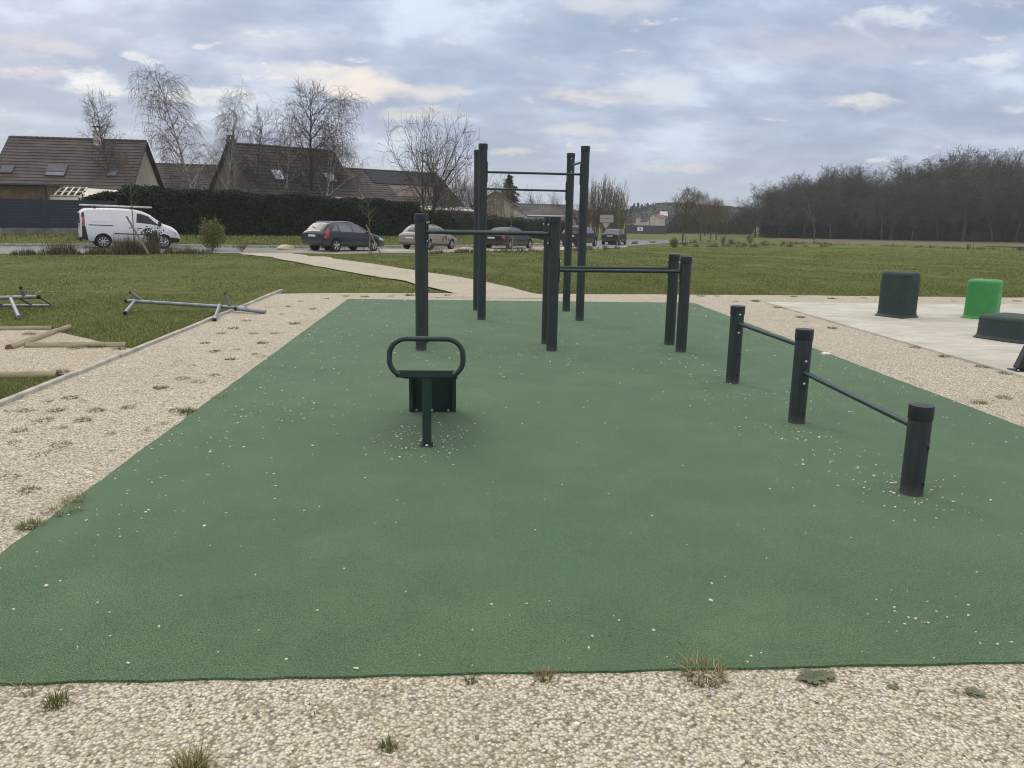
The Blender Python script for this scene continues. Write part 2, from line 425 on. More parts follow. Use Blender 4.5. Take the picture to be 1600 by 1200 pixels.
M['mud'] = simple('dried_mud', (.10, .085, .06), 0.95, 0.4, 12)
M['grid_plastic'] = simple('white_grid_plastic', (.50, .47, .41), 0.6, 0.2, 14)
M['dead_sprig'] = island('dead_sprig', [(0.0, (.06, .04, .03)), (1.0, (.14, .10, .08))], 0.9, 0.1)
# ------------------------------------------------------------------ terrain
def sstep(x, a, b):
    u = np.clip((x - a) / (b - a), 0, 1); return u * u * (3 - 2 * u)
# centre line of the near lane: bends left, runs down past the parked cars, then bends right
_ctl = [(-85, -6, .25), (-60, 8.5, .2), (-45, 17.5, .1), (-30, 27.5, -.05), (-15.1, 37.3, -.19), (-6.2, 43.4, -.36), (-1.6, 49.0, -.46), (3.4, 55.5, -.60), (9.6, 64.8, -.70), (14.2, 73.5, -.80), (18.6, 82.5, -.86), (24.5, 91.5, -.92), (33, 98, -1.15), (45, 101, -1.6), (62, 102, -1.7), (90, 103, -1.7)]
def _cat(P, n):
    P = np.array(P, float); out = []
    for k in range(1, len(P) - 2):
        a, b_, c, d = P[k - 1:k + 3]
        for j in range(n):
            u = j / n
            out.append(.5 * ((2 * b_) + (c - a) * u + (2 * a - 5 * b_ + 4 * c - d) * u * u + (3 * b_ - a - 3 * c + d) * u ** 3))
    return np.array(out)
PATH = _cat(_ctl, 12)
_d = np.diff(PATH[:, :2], axis=0); _sl = np.linalg.norm(_d, axis=1); _tn = _d / _sl[:, None]
_T = np.concatenate([[0], np.cumsum(_sl)])
_T -= _T[np.argmin(np.hypot(PATH[:, 0] + 6.2, PATH[:, 1] - 43.4))]
def st(x, y):
    """(t along the road, s from its near edge) of ground points"""
    x = np.atleast_1d(np.asarray(x, float)); y = np.atleast_1d(np.asarray(y, float)); sh = x.shape
    x = x.ravel(); y = y.ravel()
    best = np.full(x.shape, 1e18); T_ = np.zeros(x.shape); S_ = np.zeros(x.shape)
    for k in range(len(_d)):
        rx, ry = x - PATH[k, 0], y - PATH[k, 1]
        u = np.clip((rx * _d[k, 0] + ry * _d[k, 1]) / _sl[k] ** 2, 0, 1)
        qx, qy = rx - u * _d[k, 0], ry - u * _d[k, 1]; d2 = qx * qx + qy * qy
        m_ = d2 < best; best[m_] = d2[m_]; T_[m_] = _T[k] + u[m_] * _sl[k]
        S_[m_] = np.sign(_tn[k, 0] * ry[m_] - _tn[k, 1] * rx[m_]) * np.sqrt(d2[m_])
    return T_.reshape(sh), (S_ + 1.75).reshape(sh)
def gz(x, y):
    shp = np.shape(x)
    x = np.atleast_1d(np.asarray(x, float)); y = np.atleast_1d(np.asarray(y, float))
    t, s = st(x, y)
    zr = np.interp(t, _T, PATH[:, 2])
    zl = np.interp(y, [18, 27, 38, 50, 62, 80, 110, 200], [0, -.03, -.14, -.36, -.56, -.80, -.95, -1.05])
    w = sstep(s, -10, -1.0)
    z = zl * (1 - w) + zr * w
    rise = (0.50 + 0.006 * np.clip(t, -20, 25)) * (1 - sstep(t, 32, 44))
    z = z + rise * sstep(s, 7.0, 10.5)
    away = sstep(y, 17.5, 24) * (1 - sstep(s, -6, -1.5))
    z = z + away * 0.05 * (np.sin(x * 0.55 + 1.3) * np.sin(y * 0.41) + 0.5 * np.sin(x * 1.3 + y * 0.9))
    mound = 0.16 * np.exp(-(((x + 9.5) / 5.0) ** 2 + ((y - 27.5) / 5.5) ** 2))
    z = z + mound * (1 - sstep(s, -6, -1))
    return z.reshape(shp)
def gzs(x, y): return float(gz(x, y))
def at(px, py):
    """point of the sloping ground at a measured spot"""
    z = 0.0
    for _ in range(14):
        q = gp(px, py, z); z = 0.5 * z + 0.5 * gzs(q.x, q.y)
    return Vector((q.x, q.y, gzs(q.x, q.y)))
def road_xy(t, s):
    k = int(np.clip(np.searchsorted(_T, t) - 1, 0, len(_d) - 1)); u = (t - _T[k])
    q = PATH[k, :2] + _tn[k] * u + np.array([-_tn[k, 1], _tn[k, 0]]) * (s - 1.75)
    return q, math.atan2(_tn[k, 1], _tn[k, 0])
def road_pt(t, s):
    q, _a = road_xy(t, s); return Vector((q[0], q[1], gzs(q[0], q[1])))
def col_on_road_line(px, s):
    """where the viewing column px first crosses the line at offset s from the road -> t"""
    d = ray(px, 370); k = d.x / d.y
    Ys = np.arange(22, 135, .1); T_, S_ = st(k * Ys, Ys)
    i = int(np.argmax(S_ >= s)); return float(T_[i])

def axis_vals(parts):
    out = []
    for a, b_, st in parts: out += list(np.arange(a, b_, st))
    out.append(parts[-1][1]); return np.array(out)
xs = axis_vals([(-1300, -200, 100), (-200, -60, 20), (-60, 60, 1.2), (60, 200, 20), (200, 1300, 100)])
ys = axis_vals([(-300, -20, 40), (-20, 100, 1.2), (100, 200, 10), (200, 1300, 100)])
X, Y = np.meshgrid(xs, ys, indexing='xy')
V = np.stack([X, Y, gz(X, Y) - 0.015], -1).reshape(-1, 3)
nx, ny = len(xs), len(ys)
ii = (np.arange(ny - 1)[:, None] * nx + np.arange(nx - 1)[None, :]).ravel()
ground = np_mesh('ground', V, np.stack([ii, ii + 1, ii + nx + 1, ii + nx], -1), M['turf'], True)
tag(ground, kind='structure')

def sheet(name, pts, material, dz=0.012, sub=None):
    """flat sheet following the terrain from a polygon of (x, y)"""
    import bmesh
    bm = bmesh.new()
    vs = [bm.verts.new((x, y, 0)) for x, y in pts]
    bm.faces.new(vs)
    if sub:
        x0, x1 = min(p[0] for p in pts), max(p[0] for p in pts); y0, y1 = min(p[1] for p in pts), max(p[1] for p in pts)
        for ax, a, b_ in ((0, x0, x1), (1, y0, y1)):
            k = a + sub
            while k < b_:
                co = (k, 0, 0) if ax == 0 else (0, k, 0); no = (1, 0, 0) if ax == 0 else (0, 1, 0)
                bmesh.ops.bisect_plane(bm, geom=bm.verts[:] + bm.edges[:] + bm.faces[:], plane_co=co, plane_no=no)
                k += sub
    bmesh.ops.triangulate(bm, faces=bm.faces[:])
    for v in bm.verts: v.co.z = gzs(v.co.x, v.co.y) + dz
    bmesh.ops.recalc_face_normals(bm, faces=bm.faces[:])
    me = bpy.data.meshes.new(name); bm.to_mesh(me); bm.free()
    if len(me.polygons) and me.polygons[0].normal.z < 0: me.flip_normals()
    me.materials.append(material)
    o = bpy.data.objects.new(name, me); COL.objects.link(o)
    return tag(o, kind='structure')

def wob(pts, amp=0.05, step=0.35, seed=1):
    """straight polygon edges broken into a natural ragged line"""
    r = random.Random(seed); out = []
    n = len(pts)
    for k in range(n):
        a, b_ = Vector(pts[k]), Vector(pts[(k + 1) % n]); L = (b_ - a).length; m_ = max(1, int(L / step))
        nn = Vector((-(b_ - a).y, (b_ - a).x)) / max(L, 1e-6)
        for j in range(m_):
            q = a.lerp(b_, j / m_) + nn * r.uniform(-amp, amp) * (1 if j else 0.3)
            out.append((q.x, q.y))
    return out

PX0, PX1, PY0, PY1 = -2.17, 4.55, 2.575, 15.43
# gravel surround, with the ragged edge to the lawn behind
sur = [(-3.86, -6), (-3.80, 16.35), (-2.0, 16.75), (0.1, 16.95), (3.0, 17.1), (7, 17.35), (12, 17.4), (19, 17.6), (34, 17.9), (34, -6)]
gravel_path = sheet('gravel_path', wob(sur, 0.05, 0.4, 3), M['gravel'])
# footpath from the surround up to the road
lf = [(716, 459.5), (696, 453.5), (672, 448.5), (650, 443.5), (633, 438.5), (584, 431), (552, 425.5), (520, 420), (480, 412.5), (440, 405.5), (405, 399.5), (372, 394.5)]
rg = [(850, 461), (800, 448.5), (760, 440), (700, 429.5), (640, 420.5), (600, 414.5), (560, 409), (520, 403.5), (480, 398.5), (440, 393.8)]
lp = [at(*p) for p in lf]; rp = [at(*p) for p in rg]
e1 = road_pt(col_on_road_line(330, -0.4), -0.4); e2 = road_pt(col_on_road_line(432, -0.4), -0.4)
poly = [(p.x, p.y) for p in lp] + [(e1.x, e1.y), (e2.x, e2.y)] + [(p.x, p.y) for p in rp[::-1]] + [(2.2, 16.0), (-0.6, 16.0)]
sheet('footpath', wob(poly, 0.07, 0.5, 8), M['gravel'], 0.018, 1.2)
# concrete slab for the pods
sl = MB().prism([(6.05, 1.0), (30, 1.0), (30, 15.75), (6.05, 15.62)], -0.1, 0.035).build('concrete_slab', M['concrete'])
tag(sl, kind='structure')
# safety surface with a slightly irregular edge
edge = []
r = random.Random(4)
for (a, b_) in (((PX0, PY0), (PX1, PY0 + 0.03)), ((PX1, PY0 + 0.03), (PX1, PY1)), ((PX1, PY1), (PX0, PY1)), ((PX0, PY1), (PX0, PY0))):
    n = int(math.dist(a, b_) / 0.12)
    for j in range(n):
        u = j / n
        edge.append((a[0] + (b_[0] - a[0]) * u + r.uniform(-.006, .006), a[1] + (b_[1] - a[1]) * u + r.uniform(-.006, .006)))
pad = MB().prism(edge, -0.08, 0.022).build('safety_surface', M['rubber']); tag(pad, kind='structure')
PZ = 0.022

# road : a ribbon, straight past the houses, then bending right to the roundabout
ctr = [Vector((q[0], q[1])) for q in PATH]
def ribbon(name, o0, o1, material, dz, rng=None):
    vs, fs = [], []
    pts = ctr if rng is None else ctr[rng[0]:rng[1]]
    for k, c in enumerate(pts):
        a, b_ = pts[max(0, k - 1)], pts[min(len(pts) - 1, k + 1)]
        d = (b_ - a).normalized(); n = Vector((-d.y, d.x))
        for o_ in (o0, (o0 + o1) / 2, o1):
            w = c + n * o_; vs.append((w.x, w.y, gzs(w.x, w.y) + dz))
    for k in range(len(pts) - 1):
        for j in range(2):
            i = k * 3 + j; fs.append((i, i + 3, i + 4, i + 1))
    o = np_mesh(name, np.array(vs), np.array(fs), material, True)
    return tag(o, kind='structure')
ribbon('road', -1.85, 4.65, M['asphalt'], 0.02)
ribbon('road_edge_marking', 4.2, 4.32, M['road_paint'], 0.027)
# kerbs
kb = MB()
for k in range(0, len(ctr) - 30):
    a, b_ = ctr[k], ctr[k + 1]; d = (b_ - a).normalized(); n = Vector((-d.y, d.x))
    c = (a + b_) / 2 + n * 4.73
    kb.box((c.x, c.y, gzs(c.x, c.y) + 0.02), ((b_ - a).length - 0.015, 0.14, 0.22), math.atan2(d.y, d.x))
tag(kb.build('kerb', M['kerbstone']), kind='structure')
# gravelly shoulder on the near side
sh = []
for t_ in np.arange(-50, 34, 2.0): sh.append(tuple(road_pt(t_, -0.75 + 0.25 * math.sin(t_)))[:2])
for t_ in np.arange(33, -51, -2.0): sh.append(tuple(road_pt(t_, 0.15))[:2])
sheet('road_shoulder', sh, M['gravel'], 0.012, None)
# ploughed strip in front of the wood
fl = [p3(1215, 360, 140), p3(1300, 360, 112), p3(1420, 360, 96), p3(1640, 360, 86), p3(1900, 360, 80), p3(1900, 360, 158), p3(1500, 360, 158), p3(1215, 360, 160)]
sheet('ploughed_field', [(p.x, p.y) for p in fl], M['ploughed'], 0.03, 10)
# gravel bay between the logs on the left
bay = [(-9.5, 8.0), (-3.875, 8.05), (-3.865, 9.55), (-5.3, 9.65), (-5.5, 11.05), (-9.5, 11.0)]
sheet('gravel_bay', wob(bay, 0.05, 0.3, 5), M['gravel_bay'], 0.010)

# ------------------------------------------------------------------ stone kerb line beside the lawn
kerb = thing('edging_kerb', (-3.85, 4, 0), 'long pale concrete edging strip between the left lawn and the gravel path', 'kerb')
ys_ = -3.0; k = 0; r = random.Random(9)
while ys_ < 16.3:
    xc = -3.90 + 0.0075 * (ys_ + 4) + r.uniform(-.006, .006)
    MB().box((xc + 3.85, ys_ + 0.5 - 4, 0.0), (0.060, 0.985, 0.10 + r.uniform(-.010, .010)), r.uniform(-.006, .006)).build('kerb_stone', M['kerbstone'], kerb, bevel=0.008)
    ys_ += 1.0

# ------------------------------------------------------------------ training equipment
def post_part(parent, x, y, h, rad=0.066, holes=()):
    """upright tube with its plastic cap, in the coordinates of the parent"""
    p = MB().lathe([(rad, 0), (rad, h - 0.075)], 32).build('post', M['post'], parent, (x, y, 0), smooth=40)
    pr = [(rad + 0.002, h - 0.085), (rad + 0.0048, h - 0.083), (rad + 0.0048, h - 0.005), (rad + 0.0035, h - 0.001), (rad * 0.8, h + 0.002), (0.0008, h + 0.004)]
    MB().lathe(pr, 32).build('cap', M['cap'], p, smooth=40)
    for (az, z) in holes:
        a = R(az); n = Vector((math.cos(a), math.sin(a), 0)); c = n * (rad - 0.004)
        MB().tube([c + Vector((0, 0, z)), c + n * 0.0075 + Vector((0, 0, z))], 0.013, 14).build('plug', M['hole'], p, smooth=40)
    # rubber meets the tube in a thin welded collar
    return p

def bolt_at(parent, c, n):
    c = Vector(c); n = Vector(n).normalized()
    MB().tube([c, c + n * 0.004, c + n * 0.009, c + n * 0.012], [0.011, 0.011, 0.0085, 0.004], 12).build('bolt', M['bolt'], parent, smooth=50)

def bar_part(parent, a, b, rad=0.021, prad=0.066, plate=0.15, vertical=(1, 1), boltside=None):
    """round bar with curved fixing plates against both posts"""
    a, b = Vector(a), Vector(b); d = (b - a).normalized()
    bar = MB().tube([a + d * (prad + 0.002), b - d * (prad + 0.002)], rad, 18).build('bar', M['bar'], parent, smooth=50)
    for e, sgn in ((a, 1), (b, -1)):
        # curved plate : arc of a slightly larger cylinder
        mb = MB(); az0 = math.atan2(d.y * sgn, d.x * sgn); n = 8; half = R(26)
        ring = []
        for z in (-plate, plate):
            for rr in (prad + 0.001, prad + 0.009):
                for j in range(n + 1):
                    an = az0 - half + 2 * half * j / n
                    mb.v.append((e.x + rr * math.cos(an), e.y + rr * math.sin(an), e.z + z))
        N = n + 1
        for j in range(n):
            mb.f += [(j, j + 1, N + j + 1, N + j)[::-1], (2 * N + j, 2 * N + j + 1, 3 * N + j + 1, 3 * N + j), (N + j, N + j + 1, 3 * N + j + 1, 3 * N + j), (j, j + 1, 2 * N + j + 1, 2 * N + j)[::-1]]
        mb.f += [(0, N, 3 * N, 2 * N), (n, 2 * N + n, 3 * N + n, N + n)]
        mb.build('fixing_plate', M['bar'], bar, smooth=40)
        for dz in (-plate * 0.72, plate * 0.72):
            dirn = Vector((math.cos(az0), math.sin(az0), 0))
            bolt_at(bar, e + dirn * (prad + 0.008) + Vector((0, 0, dz)), dirn)
    return bar

# push-up hurdles in front right
h = thing('push_up_bars', (2.722, 6.14, PZ), 'dark green push-up bars on three short posts at the front right of the green surface', 'exercise bars')
HY = (-1.70, 0.0, 1.575)
post_part(h, 0, HY[0], 0.550, holes=((-58, 0.30), (-62, 0.075)))
post_part(h, 0, HY[1], 0.765, holes=((-68, 0.085),))
post_part(h, 0, HY[2], 0.775, holes=((-70, 0.30), (-70, 0.09)))
bar_part(h, (0, HY[1], 0.425), (0, HY[0], 0.405), 0.019, plate=0.125)
bar_part(h, (0, HY[2], 0.605), (0, HY[1], 0.625), 0.019, plate=0.125)

# dip bars
d_ = thing('dip_bars', (1.1, 9.95, PZ), 'dark green double dip bars on six posts in two heights, centre of the green surface', 'exercise bars')
DX = (-1.585, 0.0, 1.605); DF, DB = -0.36, 0.20
for x, hgt in ((DX[0], 1.608), (DX[1], 1.605), (DX[2], 1.165)):
    post_part(d_, x, DF, hgt); post_part(d_, x + (0.0 if x else -0.005), DB, hgt)
for y in (DF, DB):
    bar_part(d_, (DX[0], y, 1.402), (DX[1], y, 1.402))
    bar_part(d_, (DX[1], y, 0.975), (DX[2], y, 0.980))

# pull-up frame
p_ = thing('pull_up_frame', (1.07, 13.15, PZ), 'tall four-post pull-up frame at the back of the green surface', 'exercise frame')
UX = (-0.755, 0.80); UF, UB = -0.63, 0.65
post_part(p_, UX[0], UF, 2.662); post_part(p_, UX[0] - 0.05, UB, 2.668)
post_part(p_, UX[1], UF, 2.660, holes=((-120, 1.70),)); post_part(p_, UX[1] - 0.05, UB, 2.650, holes=tuple((-95, z) for z in (0.35, 0.75, 1.15, 1.55, 1.9)))
bar_part(p_, (UX[0], UF, 2.25), (UX[1], UF, 2.243), 0.0175)
bar_part(p_, (UX[0] - 0.05, UB, 2.042), (UX[1] - 0.05, UB, 2.035), 0.0175)
bar_part(p_, (UX[1], UF, 2.440), (UX[1] - 0.05, UB, 2.450), 0.0175)

# sit-up bench, seen from its high end
b_ = thing('sit_up_bench', (-0.24, 5.45, PZ), 'dark green sloping sit-up bench with a looped foot rail on the green surface', 'exercise bench')
BW = 0.205
Z0, Z1, LEN = 0.545, 0.325, 1.02
sl_ = math.atan2(Z1 - Z0, LEN)
mt = Matrix.Rotation(sl_, 3, 'X')
brd = MB()
n_ = 10
for j in range(n_):                       # tray with a shallow dished middle
    x0_, x1_ = -BW + 2 * BW * j / n_, -BW + 2 * BW * (j + 1) / n_
    dz0 = -0.006 * math.cos(x0_ / BW * math.pi / 2); dz1 = -0.006 * math.cos(x1_ / BW * math.pi / 2)
    for (ya, yb, za, zb) in ((0, LEN, Z0, Z1),):
        brd.v += [(x0_, ya, za + dz0), (x1_, ya, za + dz1), (x1_, yb, zb + dz1), (x0_, yb, zb + dz0)]
        i = len(brd.v); brd.f.append((i - 4, i - 3, i - 2, i - 1))
board = brd.build('board', M['board'], b_)
fr = MB()
for sx in (-1, 1):
    x = sx * (BW + 0.002)
    fr.v += [(x - .004, 0, Z0 - .046), (x + .004, 0, Z0 - .046), (x + .004, 0, Z0 + .002), (x - .004, 0, Z0 + .002), (x - .004, LEN, Z1 - .046), (x + .004, LEN, Z1 - .046), (x + .004, LEN, Z1 + .002), (x - .004, LEN, Z1 + .002)]
    i = len(fr.v) - 8
    for q in ((0, 1, 2, 3), (4, 7, 6, 5), (0, 4, 5, 1), (1, 5, 6, 2), (2, 6, 7, 3), (3, 7, 4, 0)): fr.f.append(tuple(i + k for k in q))
fr.build('side_flange', M['green_steel'], board)
MB().box((0, -0.005, Z0 - 0.022), (2 * BW + 0.014, 0.007, 0.050)).build('front_flange', M['green_steel'], board, bevel=0.0015)
MB().box((0, LEN + 0.005, Z1 - 0.022), (2 * BW + 0.012, 0.007, 0.048)).build('rear_flange', M['green_steel'], board)
MB().box((0, LEN * .5, (Z0 + Z1) / 2 - 0.012), (2 * BW - 0.02, LEN - 0.02, 0.006), mtx=mt).build('underside_plate', M['green_steel'], board)
# foot rail: one bent tube rising from both front corners
pts = []
W2, zc, rc = 0.252, 0.642, 0.115
pts.append((-BW + 0.02, 0.0, Z0 - 0.026))
for k in range(7):
    a = R(238 - k * 58 / 6); pts.append((-W2 + rc + rc * math.cos(a), 0, 0.622 + rc * math.sin(a)))
for k in range(1, 10):
    a = R(180 - k * 90 / 9); pts.append((-W2 + rc + rc * math.cos(a), 0, zc + 0.012 + rc * math.sin(a)))
half = pts[:]
pts = half + [(-x, y, z) for x, y, z in half[::-1]]
loop = MB().tube(pts, 0.0185, 16).build('foot_rail', M['bar'], b_, (0, -0.014, 0), smooth=60)
# square front leg
leg = MB().box((0, 0.04, (Z0 - .05) / 2), (0.062, 0.062, Z0 - .05)).build('leg', M['green_steel'], b_, bevel=0.006)
MB().box((0, 0.03, 0.004), (0.088, 0.105, 0.008)).build('foot_plate', M['green_steel'], leg, bevel=0.003)
bolt_at(leg, (0, -0.014, 0.008), (0, 0, 1))
# folded rear support
rs = MB(); yy = 1.02; x0_, x1_, zt = -0.185, 0.195, 0.325
rs.box(((x0_ + x1_) / 2, yy + 0.06, zt / 2), (x1_ - x0_ - .012, 0.006, zt))
for x in (x0_, x1_): rs.box((x, yy + 0.03, zt / 2), (0.006, 0.075, zt))
for x in (x0_ + 0.014, x1_ - 0.014): rs.box((x, yy - 0.006, zt / 2), (0.028, 0.006, zt))
sup = rs.build('rear_support', M['green_steel'], b_)
MB().box(((x0_ + x1_) / 2, yy + 0.02, 0.004), (x1_ - x0_ - 0.02, 0.07, 0.008)).build('foot_plate', M['green_steel'], sup)
for x in (-0.13, 0.0, 0.135): bolt_at(sup, (x, yy + 0.015, 0.008), (0, 0, 1))

# jumping pods on the slab
def pod(name, px, py, w, h, material, label, rz, Yoff=0.0):
    q = gp(px, py, 0.035); c = Vector((q.x, q.y + w * 0.42, 0.035))
    root = thing(name, c, label, 'jumping block', rz, 'moulded jumping blocks on the concrete slab')
    n = 48
    def outline(s):                      # rounded square
        out = []
        for j in range(n):
            a = 2 * math.pi * j / n; e = 5.5
            ca, sa = math.cos(a), math.sin(a)
            rr = (abs(ca) ** e + abs(sa) ** e) ** (-1 / e)
            out.append((rr * ca * s, rr * sa * s))
        return out
    hw = w / 2
    prof = [(hw + .035, 0), (hw + .035, .012), (hw + .018, .022), (hw + .006, .05), (hw, .09), (hw * .995, h * .82), (hw * .995, h - .070), (hw * .995 - .004, h - .066), (hw * .995 - .004, h - .060), (hw * .995, h - .056), (hw * .985, h - .03), (hw * .95, h - .010), (hw * .87, h + .002), (hw * .6, h + .012), (hw * .25, h + .016), (0.001, h + .017)]
    def shell(pr, close_bottom):
        mb = MB()
        for s, z in pr:
            mb.v += [(x, y, z) for x, y in outline(s)]
        for k in range(len(pr) - 1):
            for j in range(n):
                mb.f.append((k * n + j, k * n + (j + 1) % n, (k + 1) * n + (j + 1) % n, (k + 1) * n + j))
        mb.f.append(tuple(range(n))[::-1]); mb.f.append(tuple((len(pr) - 1) * n + j for j in range(n)))
        return mb
    shell(prof[3:8], True).build('body', material, root, smooth=45)
    shell(prof[7:], True).build('lid', material, root, smooth=45)
    shell([(hw + .035, 0), (hw + .035, .012), (hw + .018, .022), (hw + .004, .052)], True).build('base_flange', material, root, smooth=45)
    return root
pod('jumping_block', 1411, 494.5, 0.50, 0.765, M['pod_dark'], 'tall dark petrol moulded block standing on the pale concrete slab', R(28))
pod('jumping_block', 1545, 497, 0.50, 0.655, M['pod_green'], 'bright green moulded block standing on the pale concrete slab', R(46))
pod('jumping_block', 1604, 532.5, 0.72, 0.335, M['pod_dark'], 'low wide dark petrol moulded block on the concrete slab at the right edge', R(24))
# inclined leg of the next apparatus, cut by the frame
q = gp(1601, 577, 0.035)
fpost = thing('inclined_steel_post', (q.x, q.y + 0.04, 0.035), 'black leaning steel foot of an apparatus standing on the slab edge at the far right', 'exercise frame')
m3 = Matrix.Rotation(R(20), 3, 'Y')
MB().box((0.147, 0, 0.405), (0.18, 0.09, 0.86), mtx=m3).build('post', M['cap'], fpost, bevel=0.008)
pl = MB().box((0.0, 0, 0.006), (0.24, 0.16, 0.012)).build('foot_plate', M['cap'], fpost, bevel=0.003)
for x in (-0.085, 0.085): bolt_at(pl, (x, -0.06, 0.012), (0, 0, 1))

# toppled galvanised stands on the lawn
def stick(parent, name, a, b, r=0.03, m='galv', capped=True):
    a, b = Vector(a), Vector(b)
    o = MB().tube([a, b], r, 14).build(name, M[m], parent, smooth=50)
    d = (b - a).normalized()
    if capped:
        MB().tube([a - d * 0.012, a + d * 0.03], r + 0.003, 14).build('end_plug', M['hole'], o, smooth=50)
    return o
A = gp(198, 480, 0.0); B = gp(416, 489, 0.0)
ra = thing('toppled_rack', (A.x, A.y, 0), 'grey tube rack toppled across the lawn edge and gravel path', 'metal rack', 0.0, 'toppled metal racks on the lawn')
L = Vector((B.x - A.x, B.y - A.y, 0)); u = L.normalized(); v = Vector((-u.y, u.x, 0)); Ln = L.length
def loc(t_, s_, z_): q = u * t_ + v * s_; return (q.x, q.y, z_)
stick(ra, 'rail', loc(0, 0, .13), loc(Ln * .86, 0, .085), .030)
stick(ra, 'rail', loc(Ln * .80, -.06, .082), loc(Ln, -.02, .04), .032)
ro = Vector((A.x, A.y, 0))
for f, (tx, ty), (fx, fy) in ((.085, (204, 455), (195, 487)), (.70, (352, 457), (335, 498))):
    c = Vector(loc(Ln * f, 0, .12))
    stick(ra, 'leg', p3(tx, ty, (ro + c).y + .15) - ro, c + u * .12, .024, 'dark_tube')
    e_ = gp(fx, fy, .03) - ro
    stick(ra, 'leg', e_, c - u * .06, .027)
A = gp(57, 482, 0.0)
rb = thing('toppled_rack', (A.x, A.y, 0), 'grey ladder-like tube rack toppled on the lawn at the left edge', 'metal rack', 0.0, 'toppled metal racks on the lawn')
stick(rb, 'rail', (0.0, .12, .20), (-2.3, -.10, .13), .032)
stick(rb, 'rail', (0.12, .25, .04), (-2.3, .18, .03), .024, capped=False)
for x in (-.0, -.32, -.78, -1.3): stick(rb, 'rung', (x + .01, .12 + x * .09, .19 + x * .03), (x + .13, .25 + x * .03, .045), .016, 'dark_tube', False)
stick(rb, 'leg', p3(32, 447, A.y + .1) - Vector((A.x, A.y, 0)), (-.22, .09, .18), .024, 'dark_tube')
stick(rb, 'leg', gp(29, 493, .03) - Vector((A.x, A.y, 0)), (-.42, .06, .17), .030, capped=False)

# timber logs framing the bays
def log(label, a, b, r0, r1=None):
    a, b = Vector(a), Vector(b); r1 = r1 or r0; d = b - a; Ln = d.length
    o = thing('timber_log', a, label, 'log', math.atan2(d.y, d.x), 'timber logs framing the gravel bays')
    rr = random.Random(int(Ln * 1000)); pts, rad = [], []
    for k in range(9):
        f = k / 8; pts.append((Ln * f, rr.uniform(-.006, .006), rr.uniform(-.004, .004))); rad.append((r0 + (r1 - r0) * f) * (1 + rr.uniform(-.03, .03)))
    MB().tube(pts, rad, 18).build('trunk', M['log'], o, smooth=60)
    for x, q in ((-.002, r0), (Ln + .002, r1)):
        MB().tube([(x - .003, 0, 0), (x + .003, 0, 0)], q * .965, 18).build('cut_end', M['log_end'], o)
    return o
log('weathered log with a round cut end, lying beside the kerb in front of the lawn', (-5.13, 9.66, .022), (-4.02, 9.76, .024), .046, .040)
log('weathered log running back from the cut corner into the lawn', (-5.24, 9.50, .022), (-5.40, 11.3, -.005), .046, .038)
log('thin log at the far side of the left gravel bay', (-7.6, 11.0, .005), (-5.58, 11.2, .005), .042)
log('low log half sunk along the near side of the left gravel bay', (-7.6, 7.8, .0), (-4.0, 8.03, -.005), .045)
# ------------------------------------------------------------------ vegetation
def branch_tree(seed, spec):
    """limbs as tapered tubes; returns (limb mesh, twig mesh) builders, height about spec['H']"""
    rr = random.Random(seed)
    limbs, twigs = MB(), MB()
    sides = (9, 6, 4, 3, 3)
    def grow(p, d, L, r, lvl):
        n = spec['seg'][lvl]; st = L / n; pts = [p.copy()]; rad = [r]; dirs = [d.copy()]
        tip = spec['tip'][lvl]
        for k in range(n):
            wv = Vector((rr.gauss(0, 1), rr.gauss(0, 1), rr.gauss(0, 1))) * spec['wob'][lvl]
            d = (d + wv + Vector((0, 0, spec['trop'][lvl]))).normalized()
            p = p + d * st; pts.append(p.copy()); rad.append(max(spec['rmin'], r * (1 - (1 - tip) * (k + 1) / n))); dirs.append(d.copy())
        (limbs if lvl <= spec['split'] else twigs).tube(pts, rad, sides[lvl], cap=False)
        if lvl + 1 >= len(spec['seg']): return
        m_ = spec['n'][lvl]; f0 = spec['f0'][lvl]; az = rr.uniform(0, 6.28)
        for k in range(m_):
            f = f0 + (spec['f1'][lvl] - f0) * (k + rr.uniform(.1, .9)) / m_
            x = f * n; i = min(n - 1, int(x)); q = pts[i].lerp(pts[i + 1], x - i); dd = dirs[i + 1]
            az += 2.4 + rr.uniform(-.5, .5)
            a = Vector((0, 0, 1)) if abs(dd.z) < .9 else Vector((1, 0, 0))
            e1 = dd.cross(a).normalized(); e2 = dd.cross(e1)
            th = R(spec['ang'][lvl] + rr.uniform(-12, 12))
            nd = (dd * math.cos(th) + (e1 * math.cos(az) + e2 * math.sin(az)) * math.sin(th)).normalized()
            ll = spec['len'][lvl + 1] * (1 - spec['fall'][lvl] * (f - f0) / max(.01, 1 - f0)) * rr.uniform(.7, 1.2)
            grow(q, nd, ll, max(spec['rmin'], min(rad[i] * .7, spec['rad'][lvl + 1] * rr.uniform(.8, 1.15))), lvl + 1)
    for st in spec['stems']:
        grow(Vector(st[0]), Vector(st[1]).normalized(), spec['len'][0] * st[2], spec['rad'][0] * st[2], 0)
    return limbs, twigs

